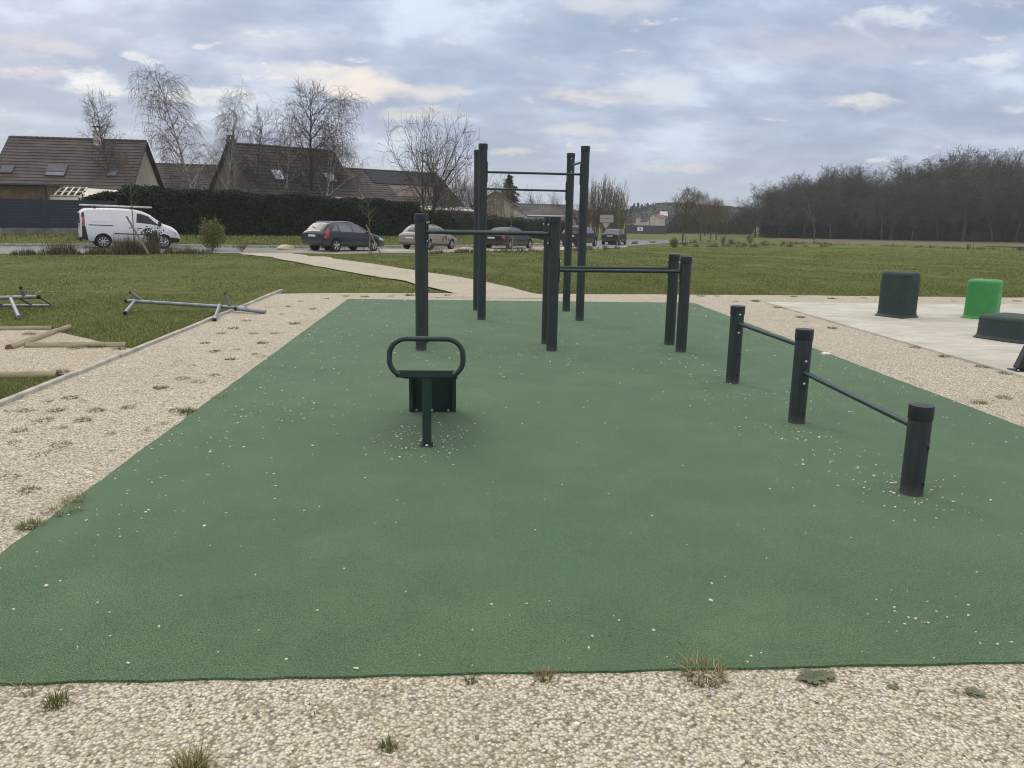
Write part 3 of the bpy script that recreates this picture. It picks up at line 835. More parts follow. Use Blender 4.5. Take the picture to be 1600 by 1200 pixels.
BIRCH = dict(stems=[((0, 0, 0), (0.05, 0, 1), 1)], seg=(12, 8, 6, 6), n=(22, 8, 7), f0=(.20, .2, .1), f1=(1, 1, 1), ang=(42, 42, 45), len=(9.2, 3.6, 1.7, 1.25), rad=(.12, .040, .014, .0085), fall=(.62, .4, .3), wob=(.05, .09, .13, .12), trop=(.03, .05, -.10, -.32), tip=(.12, .25, .4, .6), rmin=.0068, split=1, H=10)
SPREAD = dict(stems=[((-.12, 0, 0), (-.30, 0, 1), 1), ((.1, .1, 0), (.10, .12, 1), 1), ((.16, -.1, 0), (.46, -.08, 1), .95)], seg=(7, 8, 6, 5), n=(8, 8, 6), f0=(.32, .15, .1), f1=(1, 1, 1), ang=(50, 42, 42), len=(2.9, 4.4, 2.1, 1.1), rad=(.17, .055, .020, .011), fall=(.05, .5, .3), wob=(.08, .09, .13, .14), trop=(.02, .035, .03, .02), tip=(.5, .2, .4, .6), rmin=.009, split=1, H=8)
UPRIGHT = dict(stems=[((0, 0, 0), (0, 0, 1), 1)], seg=(10, 7, 5, 4), n=(24, 8, 6), f0=(.25, .15, .1), f1=(1, 1, 1), ang=(55, 45, 45), len=(8.2, 2.5, 1.1, .6), rad=(.14, .040, .014, .009), fall=(.55, .4, .3), wob=(.05, .12, .18, .18), trop=(.02, .06, .05, .03), tip=(.12, .25, .4, .6), rmin=.0075, split=1, H=8.5)
WOOD = dict(stems=[((0, 0, 0), (0, 0, 1), 1)], seg=(8, 7, 5, 4), n=(21, 10, 9), f0=(.24, .15, .1), f1=(.97, 1, 1), ang=(48, 48, 50), len=(8.0, 5.2, 2.0, 1.0), rad=(.20, .060, .024, .017), fall=(.25, .4, .3), wob=(.07, .12, .18, .2), trop=(.03, .035, .02, .0), tip=(.1, .2, .4, .7), rmin=.016, split=1, H=15)
WHIPS = dict(stems=[((.35 * math.cos(k * 2.4) * (k / 9), .35 * math.sin(k * 2.4) * (k / 9), 0), (.11 * math.cos(k * 2.4), .11 * math.sin(k * 2.4), 1), .74 + .26 * ((k * 7) % 10) / 10) for k in range(10)], seg=(8, 6, 4), n=(15, 4), f0=(.05, .12), f1=(1, 1), ang=(15, 18), len=(6.2, 2.2, .9), rad=(.05, .020, .013), fall=(.4, .3), wob=(.03, .05, .08), trop=(.05, .16, .12), tip=(.18, .35, .6), rmin=.011, split=0, H=6.5)
YOUNG = dict(stems=[((0, 0, 0), (0, 0, 1), 1)], seg=(9, 7, 5, 3), n=(20, 9, 5), f0=(.34, .15, .15), f1=(.97, 1, 1), ang=(42, 36, 40), len=(4.6, 1.9, .9, .4), rad=(.06, .022, .012, .009), fall=(.55, .3, .2), wob=(.03, .09, .13, .15), trop=(.03, .13, .10, .05), tip=(.2, .3, .5, .7), rmin=.007, split=0, H=4.8)
SAPLING = dict(stems=[((0, 0, 0), (0, 0, 1), 1)], seg=(9, 7, 3), n=(10, 4), f0=(.42, .3), f1=(.9, 1), ang=(50, 40), len=(3.2, .8, .35), rad=(.035, .011, .007), fall=(.35, .2), wob=(.025, .10, .12), trop=(.02, -.06, -.02), tip=(.3, .5, .7), rmin=.006, split=0, H=3.2)
WHIP1 = dict(stems=[((0, 0, 0), (0, 0, 1), 1)], seg=(8, 4, 3), n=(9, 3), f0=(.45, .3), f1=(1, 1), ang=(32, 35), len=(3.2, .55, .25), rad=(.028, .009, .006), fall=(.3, .2), wob=(.03, .10, .12), trop=(.02, .10, .05), tip=(.3, .5, .7), rmin=.005, split=0, H=3.2)
BUSH = dict(stems=[((0, 0, 0), (.3 * math.cos(k * 1.1), .3 * math.sin(k * 1.1), 1), .8 + .07 * (k % 4)) for k in range(9)], seg=(5, 4, 3), n=(8, 4), f0=(.2, .2), f1=(1, 1), ang=(35, 38), len=(1.1, .5, .22), rad=(.014, .007, .005), fall=(.3, .2), wob=(.09, .12, .14), trop=(.02, .05, .03), tip=(.4, .5, .7), rmin=.0045, split=0, H=1.2)

def size_of(*mbs):
    a = np.concatenate([np.array(m_.v) for m_ in mbs if m_.v]); return a.min(0), a.max(0)
def fit(H, W, *mbs):
    lo, hi = size_of(*mbs)
    a = np.concatenate([np.array(m_.v) for m_ in mbs if m_.v])
    w = np.percentile(np.hypot(a[:, 0] - np.median(a[:, 0]), a[:, 1] - np.median(a[:, 1])), 97) * 2
    sz = H / np.percentile(a[:, 2], 99.8); sw = (W / w) if W else sz
    for m_ in mbs:
        m_.v = [(x * sw, y * sw, z * sz) for x, y, z in m_.v]
def lean(k, *mbs):
    for m_ in mbs: m_.v = [(x + k * z, y, z) for x, y, z in m_.v]

def bare_tree(name, pos, H, W, spec, seed, label, cat='tree', group=None, bark='bark', twig='twig', lean_x=0.0, rz=0.0):
    a, b = branch_tree(seed, spec); fit(H, W, a, b)
    if lean_x: lean(lean_x, a, b)
    root = thing(name, pos, label, cat, rz, group)
    a.build('trunk', M[bark], root, smooth=80); b.build('crown', M[twig], root, smooth=80)
    return root

def leaf_mesh(name, cents, size, material, parent=None, loc=(0, 0, 0), seed=1, norm=None, aspect=0.55, jitter=0.35):
    """many small leaf-sized faces (kite shaped) around given centres"""
    g = np.random.default_rng(seed); n = len(cents)
    d = g.normal(size=(n, 3)); d /= np.linalg.norm(d, axis=1)[:, None]
    e = g.normal(size=(n, 3)); e = np.cross(d, e); e /= np.linalg.norm(e, axis=1)[:, None]
    s = size * g.uniform(1 - jitter, 1 + jitter, n)[:, None]
    V_ = np.stack([cents - d * s * .5, cents + e * s * aspect * .5, cents + d * s * .5, cents - e * s * aspect * .5], 1).reshape(-1, 3)
    return np_mesh(name, V_, np.arange(n * 4).reshape(-1, 4), material, False, loc, parent)

def blob_points(n, c, rad, seed, hollow=0.3):
    g = np.random.default_rng(seed); d = g.normal(size=(n, 3)); d /= np.linalg.norm(d, axis=1)[:, None]
    rr = (hollow + (1 - hollow) * g.uniform(0, 1, n) ** 0.6)[:, None]
    return np.array(c) + d * rr * np.array(rad)

def hedge(name, p, q, h0, h1, depth, leaf, label, zb=None, n_leaf=30000, seed=3, leafsize=.10, parent_cat='hedge'):
    """clipped hedge between two ground points: bumpy core, skin of leaves"""
    p, q = Vector(p), Vector(q); d = Vector((q.x - p.x, q.y - p.y, 0)); L = d.length; u = d.normalized(); v = Vector((-u.y, u.x, 0))
    root = thing(name, p, label, parent_cat, math.atan2(u.y, u.x))
    rr = random.Random(seed); g = np.random.default_rng(seed)
    ph = [rr.uniform(0, 6) for _ in range(6)]
    def top(x): return h0 + (h1 - h0) * x / L + .06 * np.sin(x * 1.1 + ph[0]) + .05 * np.sin(x * 2.7 + ph[1]) + .03 * np.sin(x * 6.1 + ph[5])
    def front(x, z): return .10 * np.sin(x * .9 + ph[2] + z) + .07 * np.sin(x * 2.3 + ph[3] - z * 1.7) + .05 * np.sin(z * 3.1 + x + ph[4])
    dz = q.z - p.z
    # core
    nx_, prof = max(6, int(L / .5)), []
    mb = MB(); rows = 6
    for k in range(nx_ + 1):
        x = L * k / nx_; zt = float(top(x)) - .12; b0 = dz * x / L - .3
        ring = [(x, float(front(x, 0)) + .10, b0)] + [(x, float(front(x, b0 + (zt - b0) * f)) + .10, b0 + (zt - b0) * f) for f in (.25, .5, .75, .95)] + [(x, .35, zt), (x, depth - .35, zt), (x, depth - .1, zt * .9), (x, depth - .1, b0)]
        mb.v += ring; m_ = len(ring)
        if k:
            for j in range(m_ - 1):
                a = (k - 1) * m_ + j; mb.f.append((a, a + m_, a + m_ + 1, a + 1))
    mb.f.append(tuple(range(m_))); mb.f.append(tuple(nx_ * m_ + j for j in range(m_))[::-1])
    mb.build('core', M['hedge_core'], root, smooth=60)
    x = g.uniform(-.05, L + .05, n_leaf); f = g.uniform(0, 1, n_leaf)
    zt = top(x); z = np.where(f < .68, dz * x / L + (zt - dz * x / L) * g.uniform(.0, 1, n_leaf), zt + g.normal(0, .05, n_leaf) - .03)
    y = np.where(f < .68, front(x, z) + g.normal(.02, .06, n_leaf), g.uniform(-.02, depth, n_leaf))
    e = g.uniform(0, 1, n_leaf) < .05
    y = np.where(e, g.uniform(0, depth, n_leaf), y); x = np.where(e, np.where(g.uniform(0, 1, n_leaf) < .5, -.05, L + .05), x); z = np.where(e, dz * x / L + (zt - dz * x / L) * g.uniform(0, 1, n_leaf), z)
    leaf_mesh('foliage', np.stack([x, y, z], 1), leafsize, M[leaf], root, seed=seed)
    return root

# tall dark conifer hedge and its neighbours beyond the road
def hp(px, s=11.2): return road_pt(col_on_road_line(px, s), s)
a_, c_ = hp(216), hp(655)
hedge('conifer_hedge', a_, c_, 2.62, 2.28, 1.6, 'hedge', 'long tall dark green clipped hedge behind the road', n_leaf=42000, leafsize=.13)
hedge('mixed_hedge', hp(656, 11.8), hp(705, 11.8), 1.95, 1.80, 1.4, 'hedge2', 'lower brown-green hedge to the right of the long dark hedge', n_leaf=9000, leafsize=.12, seed=5)
hedge('screen_hedge', hp(707, 12.2), hp(884, 12.2), 1.72, 1.20, .7, 'hedge', 'low flat dark hedge behind the black saloon', n_leaf=14000, leafsize=.09, seed=6)
hedge('laurel_bush', hp(140, 12.3), hp(214, 12.3), 1.85, 2.55, 1.3, 'hedge', 'bushy dark hedge end rising behind the blue fence and the van', n_leaf=9000, leafsize=.13, seed=8, parent_cat='bush')

def on_road_depth(px, s, dz=0.0):
    q = hp(px, s); return q + Vector((0, 0, dz))
def tree_at(name, px, py_top, Y, W_px, spec, seed, label, **kw):
    """base on the ground in viewing column px at depth Y; height from the row of its tip"""
    d = ray(px, 350); x = d.x / d.y * Y; g0 = gzs(x, Y); Hh = p3(px, py_top, Y).z - g0
    return bare_tree(name, (x, Y, g0 - .03), Hh, (W_px / F_PX * Y) if W_px else None, spec, seed, label, **kw)

birches = 'bare trees in the gardens behind the hedge'
tree_at('birch_tree', 318, 101, 62, 112, BIRCH, 21, 'tallest leaning weeping birch between the two left houses', bark='birch', twig='birch_twig', lean_x=-.30, group=birches)
tree_at('bare_tree', 177, 138, 60, 64, UPRIGHT, 22, 'upright bare tree rising in front of the left house roof and its chimney', group=birches)
tree_at('birch_tree', 343, 134, 58.5, 74, BIRCH, 23, 'slender weeping birch in front of the gable with the chimney', bark='birch', twig='birch_twig', lean_x=.14, group=birches)
tree_at('bare_tree', 397, 166, 58.5, 62, UPRIGHT, 24, 'dark twiggy bare tree before the left part of the steep roof', group=birches)
tree_at('birch_tree', 446, 142, 59.5, 82, BIRCH, 25, 'weeping birch with a pale trunk before the middle of the steep roof', bark='birch', twig='birch_twig', group=birches)
tree_at('bare_tree', 486, 124, 61, 88, UPRIGHT, 26, 'tall dark bare tree in the middle of the birch cluster', twig='birch_twig', group=birches)
tree_at('birch_tree', 507, 131, 60.5, 104, BIRCH, 27, 'white stemmed weeping birch at the right end of the birch cluster', bark='birch', twig='birch_twig', lean_x=.10, group=birches)
tree_at('birch_tree', 545, 215, 64, 62, BIRCH, 29, 'low drooping birch beside the right slope of the steep roof', bark='birch', twig='birch_twig', group=birches)
tree_at('bare_tree', 668, 172, 72, 150, SPREAD, 31, 'broad several-stemmed bare tree in front of the roof with the solar panels', group=birches)
tree_at('bare_tree', 700, 252, 71, 66, SPREAD, 37, 'smaller leaning bare tree right of the broad several-stemmed tree', group=birches, lean_x=.15)
tree_at('bare_tree', 738, 262, 84, 70, SPREAD, 32, 'bare garden tree just left of the pull-up frame posts', group=birches)
tree_at('bare_tree', 779, 268, 86, 72, SPREAD, 33, 'brown bare garden tree between the pull-up posts, left of the conifer', group=birches, twig='pale_twig')
tree_at('bare_tree', 280, 236, 76, 54, SPREAD, 34, 'low bushy bare tree before the roof between the two left houses', group=birches)
for k, (px, top, wd, lab) in enumerate(((832, 292, 60, 'bushy bare tree behind the low roof seen between the pull-up posts'), (868, 298, 48, 'small bare tree at the right end behind the low roof'), (905, 312, 40, 'dark bare bush at the foot of the upright pale whips'))):
    tree_at('bare_tree', px, top, 104 - k * 4, wd, SPREAD, 40 + k, lab, group=birches)
# tall pale whips beside the road
for k, (px, top, lab) in enumerate(((916, 290, 'leftmost clump of tall pale upright whips behind the grey car'), (931, 279, 'clump of pale upright whips left of the road sign'), (945, 274, 'tallest clump of pale upright whips above the road sign'), (958, 279, 'clump of pale upright whips right of the road sign'), (968, 292, 'rightmost clump of pale upright whips'))):
    tree_at('poplar_whips', px, top, 98 + (k % 2) * 3, 26, WHIPS, 50 + k, lab, bark='pale_twig', twig='pale_twig', group='pale upright whips beside the road')
for k, (px, top, wd) in enumerate(((976, 318, 30), (948, 322, 40))):
    tree_at('bare_tree', px, top, 104, wd, UPRIGHT, 60 + k, ('brown thicket tree right of the pale whips', 'brown thicket tree behind the road sign', 'low brown tree before the far village')[k], group=birches)

# conifer behind the garden trees
q = p3(795, 330, 100); cz = gzs(q.x, q.y)
cf = thing('conifer_tree', (q.x, q.y, cz), 'dark bluish conifer rising between the pull-up posts', 'tree')
Hc = p3(795, 271, 100).z - cz
MB().tube([(0, 0, 0), (0, 0, Hc * .97)], [.14, .02], 8).build('trunk', M['bark'], cf)
cs = []; g = np.random.default_rng(5)
lim = MB()
for k in range(70):
    z = Hc * (.14 + .84 * k / 70); rr_ = 2.65 * (1 - (z / Hc) ** 1.35) + .15
    a = k * 2.4 + g.uniform(-.3, .3); rr_ *= g.uniform(.65, 1.15); n = int(70 + 170 * rr_)
    f = g.uniform(.08, 1, n); w = .22 * rr_ * (1 - f * .5) + .08
    cs.append(np.stack([np.cos(a) * rr_ * f + g.normal(0, w * .5, n), np.sin(a) * rr_ * f + g.normal(0, w * .5, n), z + .12 * rr_ * f - .35 * rr_ * f * f + g.normal(0, .07, n)], 1))
    lim.tube([(0, 0, z), (math.cos(a) * rr_ * .9, math.sin(a) * rr_ * .9, z - .2 * rr_)], [.03, .01], 4, False)
lim.build('limbs', M['bark'], cf)
leaf_mesh('crown', np.concatenate(cs), .20, M['conifer'], cf, seed=3, aspect=.4)

# young street trees on the right beside the far bend
ytl = 'young street trees beside the road bend'
for k, (px, py, top, wd, lab) in enumerate((
        (1066, 378, 291, 58, 'largest young twiggy street tree right of the dip bars, with two slim stems'), (1094, 377, 296, 40, 'young street tree just right of the largest one, with a leaning tip'),
        (1110, 373, 312, 40, 'middle young street tree of the row at the bend'), (1119, 375, 308, 44, 'rightmost dense young street tree of the row'),
        (1101, 369, 322, 32, 'small far street tree between the nearer crowns'), (1134, 368, 318, 30, 'smallest far street tree at the right end of the row'))):
    q = at(px, py)
    bare_tree('street_tree', q, p3(px, top, q.y).z - q.z, wd / F_PX * q.y, YOUNG, 70 + k, lab, group=ytl, twig='olive_twig')
q = at(1071, 378); bare_tree('street_tree', q, 3.4, 1.5, YOUNG, 78, 'second slim street tree standing close against the largest one', group=ytl, twig='olive_twig')

# newly planted trees with stakes along the road edge
def stake(a, b, label, r=.035):
    a, b = Vector(a), Vector(b); o = thing('wooden_stake', a, label, 'stake', 0, 'stakes of the newly planted trees')
    MB().tube([(0, 0, 0), b - a], [r, r * .9], 8).build('pole', M['stake'], o, smooth=50)
    MB().tube([(b - a) * .995, (b - a) * 1.004], r * .86, 8).build('cut_top', M['log_end'], o)
def planted(px, py, top, wd, seed, label, twig='olive_twig', spec=SAPLING):
    q = at(px, py); bare_tree('planted_sapling', q, p3(px, top, q.y).z - q.z, wd / F_PX * q.y, spec, seed, label, group='newly planted trees along the road', twig=twig, bark='olive_twig'); return q
q = planted(580, 397, 284, 34, 81, 'thin planted tree with drooping twigs in front of the blue-grey estate car', 'pale_twig')
stake(at(597, 399), p3(572, 351, q.y + .1), 'slanting grey stake beside the thin tree before the blue-grey estate car')
stake(at(577, 398), p3(578, 371, q.y - .2), 'short upright stake at the foot of the thin tree before the blue-grey estate car', .03)
q = planted(211, 396, 232, 40, 82, 'thin planted tree standing in front of the white van', 'olive_twig')
stake(at(233, 397), p3(198, 338, q.y + .1), 'dark slanting stake leaning across the white van', .045)
q = planted(799, 392, 286, 34, 83, 'thin planted tree in front of the black saloon', 'pale_twig')
for px, py, tx, ty, lab in ((792, 392, 799, 356, 'left stake of the tripod round the thin tree before the black saloon'), (811, 393, 800, 360, 'right stake of the tripod round the thin tree before the black saloon'), (803, 395, 798, 352, 'front stake of the tripod round the thin tree before the black saloon')):
    stake(at(px, py), p3(tx, ty, q.y), lab, .025)
q = planted(967, 390, 297, 18, 84, 'thin planted whip standing in front of the navy hatchback', 'pale_twig', WHIP1)
for k, (px, py, top, lab) in enumerate(((1272, 375, 318, 'thin pale young tree standing alone before the left of the wood'), (1376, 375, 306, 'slender tall young tree before the middle of the wood'), (1520, 397, 357, 'small forked young tree on the lawn at the right, before the wood'), (1424, 376, 330, 'thin dark young tree before the wood, right of the slender tall one'))):
    q = at(px, py); bare_tree('young_tree', q, p3(px, top, q.y).z - q.z, 16 / F_PX * q.y * (1.6 if k < 2 else 1.2), WHIP1 if k != 2 else SAPLING, 90 + k, lab, group='young trees on the right lawn', twig='pale_twig', bark='olive_twig')

# shrubs near the road
def shrub(name, px, py, hpx, wpx, leaf, n, label, seed, size=.09, leafy=True, spec=BUSH, twig='twig', shape=None):
    q = at(px, py); H = hpx / F_PX * q.y; W = wpx / F_PX * q.y
    a, b = branch_tree(seed, spec); fit(H * (.95 if leafy else 1), W * .9, a, b)
    root = thing(name, q - Vector((0, 0, .02)), label, 'shrub')
    a.build('stems', M['olive_twig' if leafy else twig], root, smooth=80)
    if leafy:
        g = np.random.default_rng(seed)
        src = np.array(b.v); pick = src[g.integers(0, len(src), n)] + g.normal(0, .05 * W, (n, 3)) * np.array([1, 1, 1])
        if shape: pick = np.concatenate([pick[: n // 2], blob_points(n // 2, (0, 0, H * .48), (W * .47, W * .47, H * .46), seed)])
        pick[:, 2] = np.abs(pick[:, 2])
        leaf_mesh('foliage', pick, size, M[leaf], root, seed=seed)
    else:
        b.build('twigs', M[twig], root)
    return root
shrub('leafy_shrub', 333, 391, 50, 42, 'bright_leaf', 3800, 'rounded yellow-green shrub beside the start of the footpath', 101, .085, shape=True)
shrub('glossy_shrub', 240, 394, 42, 34, 'dark_leaf', 700, 'open dark-leaved shrub in front of the van front wheel', 102, .10)
shrub('evergreen_shrub', 513, 391, 27, 27, 'dark_leaf', 2600, 'dark pyramidal evergreen shrub behind the rear of the blue-grey estate car', 103, .09, shape=True)
shrub('evergreen_shrub', 1053, 387, 17, 15, 'bright_leaf', 1300, 'small upright green shrub on the lawn before the road bend', 104, .08, shape=True)
for k, (px, py, hh, ww, lab) in enumerate(((378, 393, 16, 26, 'reddish leafless little shrub right of the yellow-green shrub'), (1130, 384, 17, 12, 'dark leafless bush at the left of a small row on the right lawn'), (1143, 384, 12, 14, 'low brown bush in the middle of a small row on the right lawn'), (1172, 381, 14, 16, 'rounded brown bush at the end of a small row on the right lawn'), (672, 392, 14, 22, 'low bare brown bush in front of the beige estate car'), (902, 392, 26, 16, 'bare bush between the pull-up posts before the grey car'), (945, 391, 12, 14, 'low bare bush before the navy hatchback'), (1070, 385, 8, 22, 'low dark bush beside the small upright green shrub'), (1512, 391, 12, 10, 'dark low bush by the small forked tree at the right'), (1594, 392, 8, 18, 'dark low bush at the right edge of the lawn'))):
    shrub('bare_shrub', px, py, hh, ww, None, 0, lab, 110 + k, leafy=False, twig=('dry_red' if k == 0 else 'twig'))

# dry weeds and low brush along the road edge
def weeds(name, spots, label, seed, H=.7, mat_='dry_weed', n=46):
    g = np.random.default_rng(seed); vs = []
    for (x, y, sc_, hh) in spots:
        z0 = gzs(x, y); m_ = int(n * sc_)
        a = g.uniform(0, 6.28, m_); rr_ = np.abs(g.normal(0, .22 * sc_, m_)); bx, by = x + rr_ * np.cos(a), y + rr_ * np.sin(a)
        L_ = H * hh * g.uniform(.4, 1.15, m_); dx, dy = g.normal(0, .22, m_) * L_, g.normal(0, .22, m_) * L_
        w = g.uniform(.006, .016, m_); an = g.uniform(0, 3.14, m_); wx, wy = np.cos(an) * w, np.sin(an) * w
        v = np.stack([np.stack([bx - wx, by - wy, np.full(m_, z0 - .02)], 1), np.stack([bx + wx, by + wy, np.full(m_, z0 - .02)], 1), np.stack([bx + dx + wx * .3, by + dy + wy * .3, z0 + L_], 1)], 1).reshape(-1, 3)
        vs.append(v)
    v = np.concatenate(vs)
    return np_mesh(name, v, np.arange(len(v)).reshape(-1, 3), M[mat_])
g = np.random.default_rng(77); sp = []
for px0, wpx, n_, hh_ in ((95, 30, 18, .8), (150, 26, 14, .55), (195, 18, 22, 1.1), (232, 20, 22, 1.0), (262, 12, 10, .6), (285, 20, 12, .45), (30, 30, 10, .4), (310, 14, 8, .4), (130, 90, 30, .25)):
    for _ in range(n_):
        q = road_pt(col_on_road_line(max(-60, g.normal(px0, wpx * .5)), -.8), -g.uniform(.5, 2.0)); sp.append((q.x, q.y, g.uniform(.4, 1.1), hh_ * g.uniform(.4, 1.0)))
for k in range(70):
    t_ = g.uniform(1.5, 26); q = road_pt(t_, -g.uniform(.5, 2.4)); sp.append((q.x, q.y, g.uniform(.4, 1), g.uniform(.15, .45)))
for k in range(60):
    q = at(g.uniform(1050, 1300), g.uniform(377, 386)); sp.append((q.x, q.y, g.uniform(.6, 1.5), g.uniform(.2, .6)))
tag(weeds('roadside_weeds', sp, '', 12, .85), 'tangle of dry brown weeds along the near road edge', 'weeds', kind='stuff')
sp = []
for k in range(120):
    px = g.uniform(1225, 1640); q = at(px, 378.5 + (px - 1225) * .034 + g.normal(0, .5)); sp.append((q.x, q.y, g.uniform(.5, 1.2), g.uniform(.15, .6)))
tag(weeds('hedgerow_saplings', sp, '', 13, .7, n=22), 'faint line of tiny dry saplings across the right lawn', 'weeds', kind='stuff')

# boulders closing the road edge
def boulder(px, py, wpx, hpx, label, material, seed):
    q = at(px, py); w = wpx / F_PX * q.y; h = hpx / F_PX * q.y
    import bmesh
    bm = bmesh.new(); bmesh.ops.create_icosphere(bm, subdivisions=3, radius=1); rr = random.Random(seed)
    ax = [(Vector((rr.gauss(0, 1), rr.gauss(0, 1), rr.gauss(0, 1))).normalized(), rr.uniform(.62, .95)) for _ in range(11)]
    for v in bm.verts:
        for n_, lim_ in ax:
            e = v.co.dot(n_)
            if e > lim_: v.co -= n_ * (e - lim_)
        v.co = Vector((v.co.x * w / 1.7, v.co.y * w / 2.2, v.co.z * h * .75 + h * .30))
    me = bpy.data.meshes.new('boulder'); bm.to_mesh(me); bm.free(); me.materials.append(M[material])
    o = bpy.data.objects.new('boulder', me); COL.objects.link(o); o.location = q; o.rotation_euler = (0, 0, rr.uniform(0, 3))
    tag(o, label, 'boulder', 'boulders along the road edge')
for k, a in enumerate(((447, 390, 26, 8, 'flat cream boulder between the footpath and the estate car', 'boulder'), (492, 390, 16, 8, 'small cream boulder left of the dark evergreen shrub', 'boulder'), (585, 390, 18, 6, 'pale stone by the front wheel of the blue-grey estate car', 'boulder'), (726, 391, 26, 6, 'low pale stone heap right of the beige estate car', 'boulder'), (957, 382, 14, 10, 'upright cream boulder by the rear of the navy hatchback', 'boulder'), (991, 381, 12, 6, 'dark mossy boulder in front of the navy hatchback', 'dark_boulder'), (1020, 379, 12, 4, 'low dark stone beside the road bend', 'dark_boulder'))):
    boulder(*a, 200 + k)

# thin marker posts by the estate car
for px, lab in ((538, 'thin reddish marker post before the rear door of the blue-grey estate car'), (568, 'thin grey marker post before the front door of the blue-grey estate car')):
    q = at(px, 391); o = thing('marker_post', q, lab, 'post')
    MB().tube([(0, 0, -.02), (.01, 0, .66)], .012, 8).build('rod', M['stake'] if px > 550 else M['red_rod'], o)
    MB().tube([(.01, 0, .655), (.0102, 0, .675)], .016, 8).build('cap', M['hole'], o)

# ------------------------------------------------------------------ the wood on the right
protos = []
for k in range(6):
    a, b = branch_tree(300 + k, WOOD); fit(15.0, 9.0 + 1.1 * (k % 3), a, b)
    protos.append((a, b))
ridge = [(1166, 298), (1180, 286), (1200, 282), (1230, 277), (1262, 268), (1300, 257), (1340, 258), (1372, 264), (1390, 248), (1420, 248), (1450, 242), (1480, 240), (1500, 233), (1540, 233), (1580, 231), (1640, 226), (1700, 222)]
def ridge_y(px):
    for (x0, y0), (x1, y1) in zip(ridge, ridge[1:]):
        if x0 <= px <= x1: return y0 + (y1 - y0) * (px - x0) / (x1 - x0)
    return ridge[0][1] if px < ridge[0][0] else ridge[-1][1]
first = [None] * 6
rr = random.Random(55); wood_n = 0
WL = ['bare grey-brown tree at the front edge of the dense wood on the right', 'bare tree deep within the dense wood on the right']
def wood_tree(px, Y, fac, row):
    global wood_n
    d = ray(px, 350); x = d.x / d.y * Y; g0 = gzs(x, Y) - .1
    H = (p3(px, ridge_y(px), Y).z - g0) * fac
    k = wood_n % 6; wood_n += 1
    if first[k] is None:
        o = thing('wood_tree', (x, Y, g0), '', 'tree'); a, b = protos[k]
        a.build('trunk', M['wood_bark'], o, smooth=80); b.build('crown', M[('wood_twig', 'wood_twig2', 'wood_twig3')[k % 3]], o, smooth=80); first[k] = o
    else:
        o = first[k].copy(); COL.objects.link(o)
        for ch in first[k].children:
            c = ch.copy(); COL.objects.link(c); c.parent = o
    s = H / 15.0; o.location = (x, Y, g0); o.rotation_euler = (0, 0, rr.uniform(0, 6.28)); o.scale = (s * rr.uniform(.9, 1.2), s * rr.uniform(.9, 1.2), s)
    tag(o, WL[0] if row == 0 else WL[1], 'tree', 'bare trees of the wood' if row == 0 else 'bare trees within the wood')
for row in range(6):
    px = 1172 + row * 9
    while px < 1690:
        d0 = rr.uniform(.84, 1.04) if row else rr.uniform(.60, .98)
        wood_tree(px, 158 - (px - 1176) * .016 + row * 6 + rr.uniform(-2.5, 2.5), d0, row); px += rr.uniform(24, 46) if row else rr.uniform(26, 52)
# undergrowth and evergreen ivy in the wood : uncountable
g = np.random.default_rng(91); n = 90000
px_ = g.uniform(1190, 1680, n); row = g.integers(0, 6, n)
Yw = 160.8 - (px_ - 1176) * .016 + row * 5.2 + g.normal(0, .9, n)
kx = np.array([ray(q, 350).x / ray(q, 350).y for q in np.linspace(1190, 1680, 60)]); kk = np.interp(px_, np.linspace(1190, 1680, 60), kx)
hgt = np.abs(g.normal(0, 1.4, n)) * (1.0 + .9 * np.sin(px_ * .045) * np.sin(px_ * .013 + row)) + g.uniform(0, 1.6, n)
xw = kk * Yw; zb_ = gz(xw, Yw)
dirs = g.normal(size=(n, 3)) * np.array([.5, .5, 1.0]); dirs /= np.linalg.norm(dirs, axis=1)[:, None]
P_ = np.stack([xw, Yw, zb_ + hgt], 1); Ls = g.uniform(.5, 1.4, n)[:, None]; wv = np.cross(dirs, g.normal(size=(n, 3))); wv = wv / np.linalg.norm(wv, axis=1)[:, None] * .04
v = np.stack([P_ - dirs * Ls - wv, P_ - dirs * Ls + wv, P_ + dirs * Ls], 1).reshape(-1, 3)
o = np_mesh('undergrowth', v, np.arange(len(v)).reshape(-1, 3), M['brush']); tag(o, 'brown undergrowth between the trunks of the wood', 'undergrowth', kind='stuff')
cl = []
for k in range(90):
    px = g.uniform(1215, 1660); Y = 160.5 - (px - 1176) * .016 + g.uniform(0, 14); kq = np.interp(px, np.linspace(1190, 1680, 60), kx); h_ = g.uniform(1.0, 8.0)
    cl.append(blob_points(420, (kq * Y, Y, gzs(kq * Y, Y) + h_), (g.uniform(.7, 1.8), g.uniform(.7, 1.8), g.uniform(1.2, 3.4)), k, .1))
o = leaf_mesh('ivy_growth', np.concatenate(cl), .34, M['ivy'], seed=8); tag(o, 'dark evergreen ivy hanging in the wood', 'ivy', kind='stuff')
